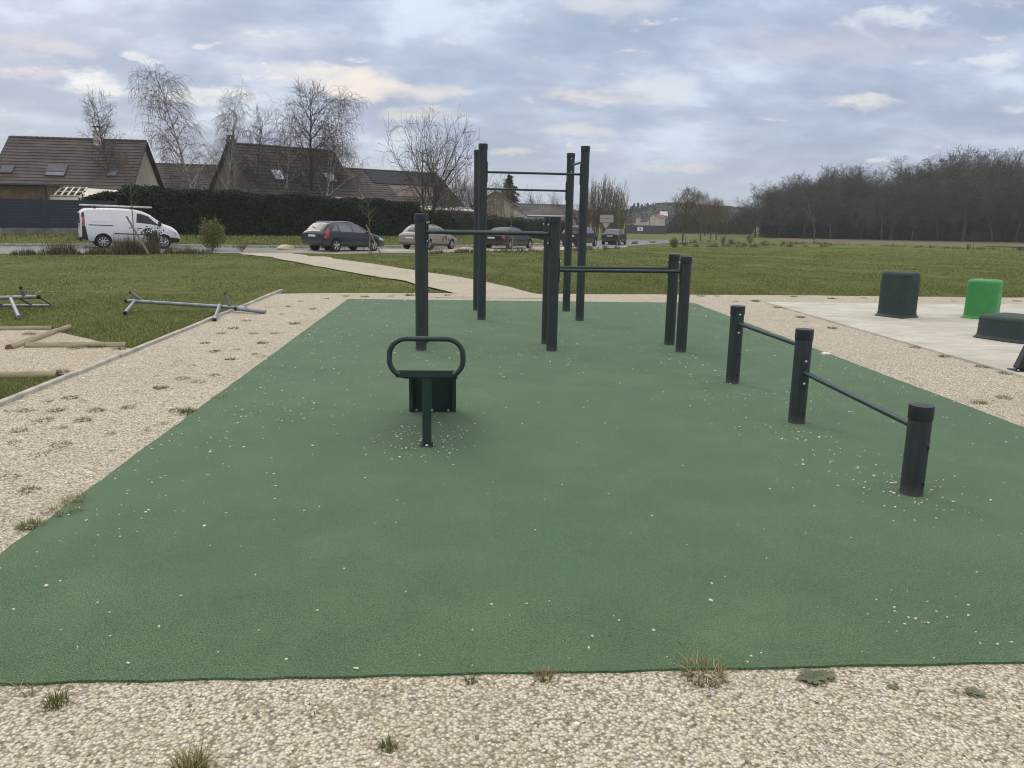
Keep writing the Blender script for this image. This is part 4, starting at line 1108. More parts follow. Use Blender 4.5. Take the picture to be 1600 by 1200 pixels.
# ------------------------------------------------------------------ houses
def tiled_slope(mb, x0, x1, run, z_e, z_r, side, course=.36, rake0=0.0, rake1=0.0):
    """one roof slope as overlapping courses; side -1 front (y<0), +1 back; eave at |y|=run, ridge y=0. rake widens the eave end"""
    L = math.hypot(run, z_r - z_e); n = max(3, int(L / course)); up = Vector((0, -side * run, z_r - z_e)) / L
    nrm = Vector((0, side * (z_r - z_e), run)) / L
    for k in range(n):
        f0, f1 = k / n, (k + 1.12) / n
        if f1 > 1: f1 = 1
        p0 = Vector((0, side * run, z_e)) + up * (L * f0); p1 = Vector((0, side * run, z_e)) + up * (L * f1)
        a0, a1 = x0 - rake0 * (1 - f0), x1 + rake1 * (1 - f0); b0, b1 = x0 - rake0 * (1 - f1), x1 + rake1 * (1 - f1)
        lo, hi = nrm * .055, nrm * .012
        i = len(mb.v)
        for (p, xa, xb, o_) in ((p0, a0, a1, lo), (p1, b0, b1, hi)):
            mb.v += [(xa, p.y + o_.y, p.z + o_.z), (xb, p.y + o_.y, p.z + o_.z), (xa, p.y - nrm.y * .03, p.z - nrm.z * .03), (xb, p.y - nrm.y * .03, p.z - nrm.z * .03)]
        mb.f += [(i, i + 1, i + 5, i + 4), (i + 2, i + 6, i + 7, i + 3), (i, i + 2, i + 3, i + 1), (i, i + 4, i + 6, i + 2), (i + 1, i + 3, i + 7, i + 5)]

def house(name, mid, ang, length, run, z_e, z_r, label, roof='tiles', wall='render', group='houses behind the hedge', gz_=0.2, eave_back=None, over=.25):
    root = thing(name, (mid[0], mid[1], gz_), label, 'house', ang, group)
    z_e -= gz_; z_r -= gz_
    hx = length / 2
    rb = MB(); tiled_slope(rb, -hx, hx, run, z_e, z_r, -1); tiled_slope(rb, -hx, hx, run, z_e, z_r, 1)
    roof_o = rb.build('roof', M[roof], root)
    rd = MB(); k = -hx
    while k < hx - .05:                          # ridge tiles
        rd.tube([(k, 0, z_r + .015), (min(hx, k + .40), 0, z_r + .03)], [.10, .115], 8); k += .38
    rd.build('ridge_tiles', M[roof], roof_o)
    wl = MB(); x0, x1 = -hx + over, hx - over; w = run - .25; ze = z_e - .02; sl_ = (z_r - z_e) / run
    zr_ = ze + w * sl_ - .02
    wl.v = [(x0, -w, -.4), (x0, w, -.4), (x0, w, ze + .25 * sl_ - .1), (x0, 0, z_r - .12), (x0, -w, ze + .25 * sl_ - .1), (x1, -w, -.4), (x1, w, -.4), (x1, w, ze + .25 * sl_ - .1), (x1, 0, z_r - .12), (x1, -w, ze + .25 * sl_ - .1)]
    wl.f = [(0, 1, 2, 3, 4)[::-1], (5, 6, 7, 8, 9), (0, 5, 9, 4)[::1], (1, 2, 7, 6)]
    wl.build('wall', M[wall], root)
    # bargeboards along both gables, gutter along the front eave
    for sx in (-1, 1):
        bb = MB()
        for sy in (-1, 1):
            bb.tube([(sx * (hx + .012), sy * (run + .02), z_e - .05), (sx * (hx + .012), 0, z_r - .02)], .055, 4)
        bb.build('bargeboard', M[roof], root)
    MB().tube([(-hx, -run - .07, z_e - .02), (hx, -run - .07, z_e - .02)], .06, 8).build('gutter', M['white_trim'], root)
    def on_slope(x, f, lift=.07):
        y = -run * (1 - f); z = z_e + (z_r - z_e) * f; L = math.hypot(run, z_r - z_e); n = Vector((0, -(z_r - z_e), run)) / L
        return Vector((x, y, z)) + n * lift
    pitch = math.atan2(z_r - z_e, run)
    def skylight(x, f, w, h, blind=None, glass='window_glass'):
        c = on_slope(x, f, .08); mtx = Matrix.Rotation(pitch, 3, 'X')
        fr = MB(); t_ = .07
        for dx, dy, sx, sy in ((-w / 2 + t_ / 2, 0, t_, h), (w / 2 - t_ / 2, 0, t_, h), (0, h / 2 - t_ / 2, w - 2 * t_, t_), (0, -h / 2 + t_ / 2, w - 2 * t_, t_)):
            o_ = mtx @ Vector((dx, dy, 0)); fr.box((c.x + o_.x, c.y + o_.y, c.z + o_.z), (sx, sy, .12), mtx=mtx)
        wdo = fr.build('roof_window', M['shutter'], root)
        o_ = mtx @ Vector((0, 0, .01)); MB().box((c.x + o_.x, c.y + o_.y, c.z + o_.z), (w - 2 * t_, h - 2 * t_, .04), mtx=mtx).build('pane', M[glass], wdo)
        if blind:
            o_ = mtx @ Vector((0, (h - 2 * t_) * (1 - blind) / 2, .045)); MB().box((c.x + o_.x, c.y + o_.y, c.z + o_.z), (w - 2 * t_, (h - 2 * t_) * blind, .03), mtx=mtx).build('blind', M['shutter'], wdo)
    def panel(name_, x0_, x1_, f0, f1, material, lift=.075, th=.04):
        mtx = Matrix.Rotation(pitch, 3, 'X'); L = math.hypot(run, z_r - z_e); c = on_slope((x0_ + x1_) / 2, (f0 + f1) / 2, lift)
        return MB().box(c, (x1_ - x0_, L * (f1 - f0), th), mtx=mtx).build(name_, M[material], root)
    def chimney(x, y, w, d, z0, z1, material='render', pots=True):
        ch = MB().box((x, y, (z0 + z1) / 2), (w, d, z1 - z0)).build('chimney', M[material], root)
        MB().box((x, y, z1 + .05), (w + .14, d + .14, .10)).build('cap', M[material], ch)
        if pots:
            for dx in (-.16, .16): MB().box((x + dx, y, z1 + .21), (.09, d * .8, .22)).build('flue', M[material], ch)
            MB().box((x, y, z1 + .355), (w + .02, d, .06)).build('cover', M[roof], ch)
    return root, skylight, panel, chimney, on_slope

def ridge_mid(px, py, Y): q = p3(px, py, Y); return q
# left house with the wide roof
r0_, r1_ = p3(14, 214, 62.0), p3(229, 221, 63.0)
angA = math.atan2(r1_.y - r0_.y, r1_.x - r0_.x); mA = (r0_ + r1_) / 2; lenA = (r1_ - r0_).length
_, sky, pan, chm, ons = house('left_house', mA, angA, lenA, 4.9, 2.75, mA.z, 'left house with a wide plain brown tiled roof and a white chimney')
hx = lenA / 2
sky(-hx + lenA * .10, .36, .75, .85, .97); sky(-hx + lenA * .435, .36, 1.28, 1.25, .62); sky(-hx + lenA * .83, .33, .62, .62)
chm(-hx + lenA * .655, -.35, .52, .5, 3.2, mA.z - .2 + .55, 'render_white')
# roof between the two
r0_, r1_ = p3(225, 256, 82), p3(352, 259, 84)
angB = math.atan2(r1_.y - r0_.y, r1_.x - r0_.x); mB_ = (r0_ + r1_) / 2
_, sky, pan, chm, ons = house('middle_house', mB_, angB, (r1_ - r0_).length, 4.6, 2.2, mB_.z, 'low brown roofed house set back between the left house and the steep roof')
# steep roofed house behind the birches
angC = R(37.5); r0_ = p3(355, 223, 61); r1_ = p3(520, 237, 66.5); mC = (r0_ + r1_) / 2
_, sky, pan, chm, ons = house('chalet_house', mC, math.atan2(r1_.y - r0_.y, r1_.x - r0_.x), (r1_ - r0_).length, 4.25, 2.75, (r0_.z + r1_.z) / 2, 'steep dark roofed house behind the birches with a dull beige gable', wall='render_dull')
hx = (r1_ - r0_).length / 2
sky(-hx * .42, .40, .92, 1.25, glass='sky_glass'); sky(.10 * hx, .44, .6, .55); sky(.58 * hx, .40, .95, 1.15, .0, glass='sky_glass')
chm(-hx + .35, .15, .50, .45, 3.2, mC.z - .2 + .22, 'render_dull')
# house with the solar panels
r0_ = p3(536, 263, 76); r1_ = p3(682, 272, 82.5); mD = (r0_ + r1_) / 2; lenD = (r1_ - r0_).length
_, sky, pan, chm, ons = house('solar_house', mD, math.atan2(r1_.y - r0_.y, r1_.x - r0_.x), lenD, 4.8, 2.35, mD.z, 'house with a dark strip of solar panels along the top of its red-brown roof', roof='tiles_red')
hx = lenD / 2
sp_ = MB()
pan('solar_panel', -hx + lenD * .20, hx - .12, .60, .955, 'solar')
pan('cleaned_tiles', -hx + lenD * .33, hx - lenD * .16, .26, .56, 'tiles_clean', .062, .02)
# low pale lean-to in front of it
q0, q1 = p3(668, 322, 74), p3(742, 326, 76)
lt = thing('lean_to', ((q0.x + q1.x) / 2, 75, .2), 'low white roofed lean-to behind the brown-green hedge', 'shed', math.atan2(q1.y - q0.y, q1.x - q0.x))
wL = (q1 - q0).length
MB().box((0, .8, (q0.z - .4) / 2 - .1), (wL - .1, 1.5, q0.z - .5)).build('wall', M['render_dull'], lt)
MB().box((0, .7, q0.z - .45), (wL, 1.9, .10), mtx=Matrix.Rotation(R(5), 3, 'X')).build('roof', M['white_trim'], lt)
# gable behind the bare garden tree
q0 = p3(783, 299, 96)
_, sky, pan, chm, ons = house('gable_house', (q0.x - .3, 100), R(84), 9, 3.0, 2.6, q0.z, 'small cream gabled house half hidden by the brown garden tree', roof='tiles_grey', gz_=.3)
q0 = p3(735, 294, 88); q1 = p3(772, 292, 88)
# long low roof seen between the pull-up posts
r0_, r1_ = p3(794, 318.5, 96), p3(884, 319.5, 101)
_, sky, pan, chm, ons = house('bungalow', (r0_ + r1_) / 2, math.atan2(r1_.y - r0_.y, r1_.x - r0_.x), (r1_ - r0_).length, 3.6, 1.75, r0_.z, 'low bungalow with a grey-brown roof and a white gable, behind the black saloon', roof='tiles_grey', wall='render_white', gz_=.25)

# shed and veranda behind the blue fence
q0, q1 = p3(-40, 287, 54.5), p3(72, 289, 55)
w_ = (q1 - q0).length
sd = thing('garden_shed', ((q0.x + q1.x) / 2, 54.8, .1), 'brown boarded garden shed behind the blue fence at the left edge', 'shed', math.atan2(q1.y - q0.y, q1.x - q0.x))
bd = MB(); hS = q0.z - .1
for k in range(int(hS / .16)): bd.box((0, 0, .08 + k * .16), (w_, .05 + .012 * (k % 2), .152))
bd.box((0, 1.3, hS / 2), (w_ - .06, 2.5, hS - .02)); bd.build('wall', M['shed_wood'], sd)
MB().box((0, 1.1, hS + .06), (w_ + .2, 3.0, .10)).build('roof', M['shutter'], sd)
MB().box((w_ / 2 - .05, -.03, hS / 2), (.12, .1, hS)).build('corner_post', M['trim'], sd)
q0, q1 = p3(73, 306, 55.5), p3(201, 307, 56.6); q2 = p3(80, 293, 58)
w_ = (q1 - q0).length
vr = thing('veranda', ((q0.x + q1.x) / 2, (q0.y + q1.y) / 2, .1), 'cream lattice veranda roof in front of the left house', 'veranda', math.atan2(q1.y - q0.y, q1.x - q0.x))
zf, zb = q0.z - .1, q2.z - .1; dep = 2.2; sl2 = math.atan2(zb - zf, dep); mtx = Matrix.Rotation(sl2, 3, 'X'); Lr = math.hypot(dep, zb - zf)
rf = MB(); rf.box((w_ * .19, dep / 2, (zf + zb) / 2), (w_ * .60, Lr, .06), mtx=mtx); rf.build('roof', M['awning'], vr)
lt_ = MB()
for k in range(6):
    x = -w_ / 2 + .04 + k * (w_ * .40) / 5; lt_.box((x, dep / 2, (zf + zb) / 2 + .06), (.09, Lr, .07), mtx=mtx)
for f in (.03, .5, .97):
    lt_.box((-w_ * .30, dep * f, zf + (zb - zf) * f + .05), (w_ * .41, .10, .06))
lt_.build('lattice', M['awning'], vr)
MB().box((0, -.03, zf - .12), (w_, .07, .20)).build('fascia', M['awning'], vr)
for x in (-w_ / 2 + .08, -.1, w_ / 2 - .08): MB().box((x, .02, (zf - .2) / 2), (.10, .10, zf - .2)).build('post', M['awning'], vr)

# blue-grey panel fence on a concrete base
fa, fb = hp(-60, 11.2), hp(186, 11.2)
ang_r = math.atan2(fb.y - fa.y, fb.x - fa.x); Lf = math.hypot(fb.y - fa.y, fb.x - fa.x); zf_ = min(fa.z, fb.z)
fn = thing('panel_fence', (fa.x, fa.y, zf_), 'dark blue-grey panel fence on a concrete base at the left behind the van', 'fence', ang_r)
ztop = p3(80, 311, (fa.y + fb.y) / 2).z - zf_
n = int(Lf / 2.4) + 1; wp = Lf / n; pz0 = .36; ph_ = (ztop - pz0) / 10
for k in range(n):
    pb = MB()
    for j in range(10): pb.box(((k + .5) * wp, 0, pz0 + (j + .5) * ph_), (wp - .09, .030 + .008 * (j % 2), ph_ - .005))
    pb.build('fence_panel', M['fence_blue'], fn)
for k in range(n + 1):
    MB().box((k * wp, 0, ztop / 2 + .05), (.085, .09, ztop + .1)).build('post', M['fence_blue'], fn, bevel=.004)
    MB().box((k * wp, 0, ztop + .115), (.10, .105, .03)).build('post_cap', M['fence_blue'], fn)
bs = MB()
for k in range(n): bs.box(((k + .5) * wp, 0, 0), (wp - .02, .18, .70))
bs.build('base_wall', M['base_wall'], fn)

# ------------------------------------------------------------------ road signs
q = hp(947, 8.6)
q = p3(947, 366, 86); q.z = gzs(q.x, q.y)
ds = thing('direction_sign', q, 'pair of grey direction boards over a give-way triangle, seen from behind beside the road', 'road sign', R(-4))
z1, z2, z3, z4 = (p3(947, y, 86).z - q.z for y in (335.8, 341.6, 347.2, 357.5))
wS = 21 / F_PX * 86
MB().tube([(-.10, .05, -.1), (-.10, .05, z1 + .05)], .035, 10).build('pole', M['galv'], ds, smooth=60)
for za, zb_ in ((z1, z2 + .02), (z2 - .02, z3)):
    MB().box((0, 0, (za + zb_) / 2), (wS, .03, za - zb_)).build('board', M['sign_back'], ds, bevel=.01)
tr_ = MB(); wT = 12.5 / F_PX * 86
tr_.v = [(-wT / 2 - .06, -.02, z3 - .06), (wT / 2 - .06, -.02, z3 - .06), (-.06, -.02, z4), (-wT / 2 - .06, .012, z3 - .06), (wT / 2 - .06, .012, z3 - .06), (-.06, .012, z4)]
tr_.f = [(0, 2, 1), (3, 4, 5), (0, 1, 4, 3), (1, 2, 5, 4), (2, 0, 3, 5)]
tr_.build('triangle_plate', M['sign_back'], ds)
q = p3(1000, 362, 130); q.z = gzs(q.x, q.y)
rs_ = thing('arrow_sign', q, 'small white square sign with a black curved arrow on the far verge', 'road sign', R(-8))
za, zb_ = p3(1000, 354.5, 130).z - q.z, p3(1000, 360.5, 130).z - q.z; wS = 8.6 / F_PX * 130
MB().tube([(0, .05, -.1), (0, .05, za - .02)], .035, 8).build('pole', M['galv'], rs_, smooth=60)
bo = MB().box((0, 0, (za + zb_) / 2), (wS, .03, za - zb_)).build('board', M['sign_white'], rs_)
zc = (za + zb_) / 2; ar = MB()
ar.tube([(-.20, -.024, zc + .08), (-.08, -.024, zc + .11), (.05, -.024, zc + .09), (.11, -.024, zc + .0), (.04, -.024, zc - .08), (-.02, -.024, zc - .15)], .035, 6)
ar.v += [(.22, -.024, zc - .02), (.02, -.024, zc + .03), (.10, -.024, zc - .14), (.22, -.030, zc - .02), (.02, -.030, zc + .03), (.10, -.030, zc - .14)]
i = len(ar.v) - 6; ar.f += [(i, i + 1, i + 2), (i + 3, i + 5, i + 4)]
ar.build('arrow', M['sign_black'], bo)

# ------------------------------------------------------------------ far village, wall, hills
q0, q1 = p3(976, 356, 175), p3(1042, 356, 175)
wl_ = thing('far_screen', ((q0.x + q1.x) / 2, 175, gzs(q0.x, 175)), 'dark low fence far beyond the road bend', 'fence')
zt = p3(1010, 352.3, 175).z - wl_.location.z
for k in range(6):
    wk = (q1.x - q0.x) / 6; MB().box((-(q1.x - q0.x) / 2 + (k + .5) * wk, 0, zt / 2 - .1), (wk - .05, .08, zt + .2)).build('fence_panel', M['fence_far'], wl_)
vill = [(985, 342, 13, 351, 'cream', 260), (999, 338.5, 13, 347, 'cream', 300), (1008, 341, 10, 349, 'cream', 280), (1021, 335, 12, 343, 'pink', 350), (1032, 336, 11, 344, 'pink', 360), (988, 350, 14, 358.5, 'dull', 220), (1037, 331, 10, 340, 'white', 400), (1110, 336.5, 10, 342, 'dull', 420), (1140, 338, 8, 343, 'dull', 430), (1152, 337.5, 8, 343, 'dull', 430)]
VL = ['cream gabled far village house nearest the slope bottom left', 'tall cream gabled house in the middle of the far village', 'cream far house overlapping the tall gabled one on its right', 'pinkish roofed far house with a white gable, upper right of the village', 'rightmost pink roofed house of the far village', 'lowest far village house with a brown roof', 'white blocky house high up on the far slope', 'far dull house half hidden behind the young street trees', 'far small house left of the wood edge', 'far small house nearest the wood edge']
for k, (px, py, wpx, pye, kind_, Yv) in enumerate(vill):
    q = p3(px, py, Yv); e = p3(px, pye, Yv); w = wpx / F_PX * Yv; hh = q.z - e.z; base = gzs(q.x, Yv) - 8
    rt = thing('village_house', (q.x, Yv, e.z), VL[k], 'house', R((10, 62, -35, 75, 15, 70, 8, 10, -12, 20)[k]), 'houses of the far village')
    hx_, run = w * .55, w * .42; zw = hh * .42
    mb = MB(); mb.box((0, 0, (zw - 9) / 2), (hx_ * 2, run * 1.9, zw + 9)); 
    mb.v += [(sx * hx_, sy * run * .95, zw) for sx in (-1, 1) for sy in (-1, 1)] + [(-hx_, 0, hh * .95), (hx_, 0, hh * .95)]
    i = len(mb.v) - 6; mb.f += [(i, i + 4, i + 1), (i + 2, i + 3, i + 5)]
    mb.build('wall', M[{'cream': 'render', 'pink': 'render', 'white': 'render_white', 'dull': 'render_dull'}[kind_]], rt)
    rf = MB()
    for sy in (-1, 1):
        rf.v += [(-hx_ * 1.06, sy * run * 1.1, zw - .25), (hx_ * 1.06, sy * run * 1.1, zw - .25), (hx_ * 1.06, 0, hh), (-hx_ * 1.06, 0, hh), (-hx_ * 1.06, sy * run * 1.1, zw - .05), (hx_ * 1.06, sy * run * 1.1, zw - .05), (hx_ * 1.06, 0, hh + .2), (-hx_ * 1.06, 0, hh + .2)]
        i = len(rf.v) - 8
        for qd in ((0, 1, 2, 3), (4, 7, 6, 5), (0, 4, 5, 1), (1, 5, 6, 2), (3, 7, 4, 0)): rf.f.append(tuple(i + c for c in qd))
    rf.build('roof', M['tiles_far' if kind_ == 'pink' else ('render_white' if kind_ == 'white' else 'tiles')], rt)
    wn = MB()
    for x in (-.5, .1, .6): wn.box((x * hx_, -run * .955, zw * .35), (.9, .06, 1.1))
    if zw > 1.0: wn.build('window', M['window_glass'], rt)

# wooded hills : rough ridges of terrain with tree masses on them
def hill(name, prof, Yh, depth, seed):
    """prof: list of (px, py top); a ridge with a broad back"""
    pts = []
    for px in np.linspace(prof[0][0], prof[-1][0], 110):
        py = np.interp(px, [a for a, _ in prof], [b for _, b in prof]); pts.append(p3(float(px), float(py), Yh))
    vs, fs = [], []; rows = 7; gg = np.random.default_rng(seed)
    for k, p in enumerate(pts):
        for j in range(rows):
            f = j / (rows - 1); y = p.y + (f - .5) * depth; kx_ = p.x / p.y
            z = (p.z + 2) * max(0.0, 1 - (2 * f - 1) ** 2 * 1.05) ** .6 - 2
            vs.append((kx_ * y, y, z))
    for k in range(len(pts) - 1):
        for j in range(rows - 1):
            i = k * rows + j; fs.append((i, i + rows, i + rows + 1, i + 1)[::-1])
    tag(np_mesh(name, np.array(vs), np.array(fs), M['hill_soil'], True), kind='structure')
    # tree masses on the facing slope
    n = 34000
    k = gg.integers(0, len(pts), n); pz = np.array([p.z for p in pts])[k]; pxy = np.array([[p.x / p.y, p.y] for p in pts])[k]
    f = gg.uniform(.02, .62, n); y = pxy[:, 1] + (f - .5) * depth; z = (pz + 2) * np.maximum(0, 1 - (2 * f - 1) ** 2 * 1.05) ** .6 - 2
    x = (pxy[:, 0] + gg.normal(0, .003, n)) * y
    clump = .5 + .5 * np.sin(x * .11 + seed) * np.sin(x * .043 + y * .05) + .3 * np.sin(x * .37)
    c = np.stack([x, y, z + gg.uniform(-1.2, .9, n) * np.clip(clump + .45, .3, 1.4) - .3], 1)
    return leaf_mesh('hill_woodland', c, Yh / 420.0, M['far_leaf'], seed=seed, aspect=.7)
o = hill('hills', [(640, 337), (760, 333), (880, 331), (960, 331), (1000, 327), (1030, 318.5), (1060, 318), (1100, 322), (1150, 325), (1185, 328), (1260, 333), (1420, 340), (1650, 348)], 560, 300, 3)
tag(o, 'bare woods covering the far hill', 'woods', kind='stuff')
o = hill('hills', [(975, 345), (1000, 345), (1045, 341), (1080, 336), (1120, 334), (1165, 334), (1200, 336), (1260, 344), (1400, 350)], 430, 120, 6)
tag(o, 'bare woods on the low slope behind the far village', 'woods', kind='stuff')
# conifers on the village ridge
for k, (px, top, wd) in enumerate(((991, 319, 9), (997, 317.5, 8), (1003, 320, 8), (1012, 318, 7), (987, 323, 8), (1007, 322, 9))):
    Yc = 470; q = p3(px, top, Yc); b0 = p3(px, 338, Yc).z - 2; H = q.z - b0; w = wd / F_PX * Yc
    rt = thing('far_conifer', (q.x, Yc, b0), 'dark conifer on the ridge above the far village', 'tree', 0, 'conifers above the far village')
    MB().tube([(0, 0, 0), (0, 0, H * .9)], [.3, .08], 6).build('trunk', M['bark'], rt)
    g = np.random.default_rng(k); n = 420; f = g.uniform(0, 1, n) ** .8; a = g.uniform(0, 6.28, n); r_ = w * .6 * (1 - f ** 1.4) * g.uniform(.3, 1.1, n) + .1
    leaf_mesh('crown', np.stack([np.cos(a) * r_, np.sin(a) * r_, H * (.05 + .95 * f)], 1), 1.5, M['conifer'], rt, seed=k)
# bare tree bands between village and road : read as one mass
g = np.random.default_rng(17); n = 26000
pxs = g.uniform(985, 1178, n); Yb = g.uniform(185, 250, n)
kk = np.interp(pxs, np.linspace(940, 1200, 40), [ray(q, 350).x / ray(q, 350).y for q in np.linspace(940, 1200, 40)])
dens = np.clip(.35 + .65 * np.sin(pxs * .09) * np.sin(pxs * .037 + 1) + (pxs - 985) / 190 * .6, .05, 1.2) * (.10 + .90 * sstep(pxs, 1036, 1062))
hh = g.uniform(0, 1, n) ** .75 * 3.9 * np.clip(dens + .2 * sstep(pxs, 1036, 1062), .12, 1) * Yb / 200
d_ = g.normal(size=(n, 3)) * np.array([.45, .45, 1]); d_ /= np.linalg.norm(d_, axis=1)[:, None]
xb = kk * Yb; c = np.stack([xb, Yb, gz(xb, Yb) + hh], 1); wv = np.cross(d_, g.normal(size=(n, 3))); wv = wv / np.linalg.norm(wv, axis=1)[:, None] * .05
v = np.stack([c - d_ * .9 - wv, c - d_ * .9 + wv, c + d_ * .9], 1).reshape(-1, 3)
o = np_mesh('tree_belt', v, np.arange(len(v)).reshape(-1, 3), M['brush']); tag(o, 'hazy belt of bare trees and brush before the far village', 'tree belt', kind='stuff')
# ------------------------------------------------------------------ vehicles
def smooth_profile(pts, xs_, win=.10):
    px_, pz_ = zip(*pts)
    fine = np.linspace(px_[0], px_[-1], 600); z = np.interp(fine, px_, pz_)
    k = max(1, int(win / (fine[1] - fine[0]))); ker = np.hanning(2 * k + 3); ker /= ker.sum()
    zz = np.convolve(np.pad(z, k + 1, mode='edge'), ker, mode='valid')
    return np.interp(xs_, fine, zz)

def vehicle(name, px, Ydepth, s_off, spec, label, cat='car', turn=0.0):
    L, Wd = spec['L'], spec['W'] / 2
    top, belt, bot = spec['top'], spec['belt'], spec['bot']
    wheel_r = spec.get('wr', .315)
    d = ray(px, 370); x = d.x / d.y * Ydepth
    t_, s_ = st(np.array([x]), np.array([Ydepth]))
    xy, ang_ = road_xy(float(t_[0]), 1.75)
    z0 = gzs(x, Ydepth) + .021
    ang_ += R(turn)
    slope = (gzs(x + math.cos(ang_), Ydepth + math.sin(ang_)) - gzs(x - math.cos(ang_), Ydepth - math.sin(ang_))) / 2
    root = thing(name, (x, Ydepth, z0), label, cat, ang_, 'vehicles on the road')
    root.rotation_euler = (0, -math.atan(slope), ang_)
    xs_ = np.unique(np.concatenate([np.linspace(0, .25, 8), np.linspace(.25, L - .3, 58), np.linspace(L - .3, L, 9)]))
    zt = smooth_profile(top, xs_, spec.get('win', .09)); zl = smooth_profile(belt, xs_, .15); zb = smooth_profile(bot, xs_, .06)
    zl = np.minimum(zl, zt - .06)
    u = (xs_ - L / 2) / (L / 2)
    w = Wd * (1 - spec.get('tr', .10) * np.where(u < 0, np.abs(u) ** 6, 0) - spec.get('tf', .20) * np.where(u > 0, u ** 5, 0))
    gh = np.clip(zt - zl, 0, None)
    wt = w * .955 - spec.get('tumble', .36) * np.clip(gh - .06, 0, None) * np.clip(1 - spec.get('flat', 0) * 1, 0, 1) - .05
    def sect(i):
        W_, Zl, Zt, Zb, T_ = w[i], zl[i], zt[i], zb[i], wt[i]
        dz = Zl - Zb; r_ = min(.07, (Zt - Zl) * .5)
        return [(0, Zb), (W_ * .80, Zb), (W_ * .94, Zb + .04), (W_ * .985, Zb + .28 * dz), (W_, Zb + .62 * dz), (W_ * .965, Zl), (T_, Zt - r_), (T_ * .90, Zt - r_ * .22), (T_ * .5, Zt + .010), (0, Zt + .022)]
    S_ = [sect(i) for i in range(len(xs_))]; K = len(S_[0])
    def at_x(xq, k, f=0.0):
        """point between outline points k and k+1 at length xq (right side positive here)"""
        i = int(np.clip(np.searchsorted(xs_, xq) - 1, 0, len(xs_) - 2)); g_ = (xq - xs_[i]) / (xs_[i + 1] - xs_[i])
        def q(j):
            a = S_[i][j]; b = S_[i + 1][j]; return (a[0] + (b[0] - a[0]) * g_, a[1] + (b[1] - a[1]) * g_)
        p = q(k); r2 = q(min(k + 1, K - 1)) if f else p
        return (xq - L / 2, p[0] + (r2[0] - p[0]) * f, p[1] + (r2[1] - p[1]) * f)
    mb = MB()
    for i, xv in enumerate(xs_):
        ring = [(xv - L / 2, -y, z) for y, z in S_[i]] + [(xv - L / 2, y, z) for y, z in S_[i][-2:0:-1]]
        mb.v += ring
    n = 2 * K - 2
    for i in range(len(xs_) - 1):
        for j in range(n):
            a = i * n + j; b = i * n + (j + 1) % n; mb.f.append((a, b, b + n, a + n))
    mb.f.append(tuple(range(n))[::-1]); mb.f.append(tuple((len(xs_) - 1) * n + j for j in range(n)))
    import bmesh
    body = mb.build('body', spec['paint'], root)
    bm = bmesh.new(); bm.from_mesh(body.data); bmesh.ops.recalc_face_normals(bm, faces=bm.faces[:]); bm.to_mesh(body.data); bm.free()
    # wheel arches
    ax = spec['axles']; cut = MB()
    for xa in ax:
        for sy in (-1, 1):
            cut.tube([(xa - L / 2, sy * (Wd - .26), wheel_r), (xa - L / 2, sy * (Wd + .2), wheel_r)], wheel_r + .055, 28)
    co = cut.build('arch_cutter', M['trim']); 
    bm = bmesh.new(); bm.from_mesh(co.data); bmesh.ops.recalc_face_normals(bm, faces=bm.faces[:]); bm.to_mesh(co.data); bm.free()
    body.data.materials.append(M['trim'])
    md = body.modifiers.new('arches', 'BOOLEAN'); md.operation = 'DIFFERENCE'; md.solver = 'EXACT'; md.object = co
    co.parent = root
    bpy.context.view_layer.update()
    dg = bpy.context.evaluated_depsgraph_get(); me = bpy.data.meshes.new_from_object(body.evaluated_get(dg))
    body.modifiers.clear(); body.data = me; bpy.data.objects.remove(co)
    me.polygons.foreach_set('use_smooth', [True] * len(me.polygons)); me.set_sharp_from_angle(angle=R(32))
    # offset patches on the skin
    def patch(nm, k0, k1, xa0, xb0, xa1, xb1, material, parent=root, sides=(-1, 1), lift=.006, nf=8, nx=10, join=False):
        """sheet between outline parameter k0..k1 (floats), with x limits moving from (xa0,xb0) to (xa1,xb1)"""
        out = []
        for sy in sides:
            m2 = MB()
            for a in range(nf + 1):
                f = a / nf; kk = k0 + (k1 - k0) * f; ki = min(int(kk), K - 2); kf = kk - ki
                xa, xb = xa0 + (xa1 - xa0) * f, xb0 + (xb1 - xb0) * f
                for b in range(nx + 1):
                    xq = xa + (xb - xa) * b / nx
                    p = Vector(at_x(xq, ki, kf)); e = .03
                    tx = Vector(at_x(min(L, xq + e), ki, kf)) - Vector(at_x(max(0, xq - e), ki, kf))
                    tk = Vector(at_x(xq, ki, min(1, kf + .05))) - Vector(at_x(xq, ki, max(0, kf - .05)))
                    nn = tx.cross(tk)
                    if nn.length < 1e-9: nn = Vector((0, 1, 0))
                    nn.normalize()
                    if nn.y < -1e-4 or (abs(nn.y) < .05 and nn.z < 0): nn = -nn
                    if nn.z < -.5: nn = -nn
                    q = p + nn * lift; m2.v.append((q.x, sy * q.y, q.z))
            for a in range(nf):
                for b in range(nx):
                    i = a * (nx + 1) + b; m2.f.append((i, i + 1, i + nx + 2, i + nx + 1) if sy > 0 else (i, i + nx + 1, i + nx + 2, i + 1))
            out.append(m2)
        if join:
            m3 = MB()
            for m2 in out:
                o_ = len(m3.v); m3.v += m2.v; m3.f += [tuple(i + o_ for i in f) for f in m2.f]
            return m3.build(nm, material, parent, smooth=50)
        return [m2.build(nm, material, parent, smooth=50) for m2 in out]
    spec['deco'](root, patch, L, Wd, at_x)
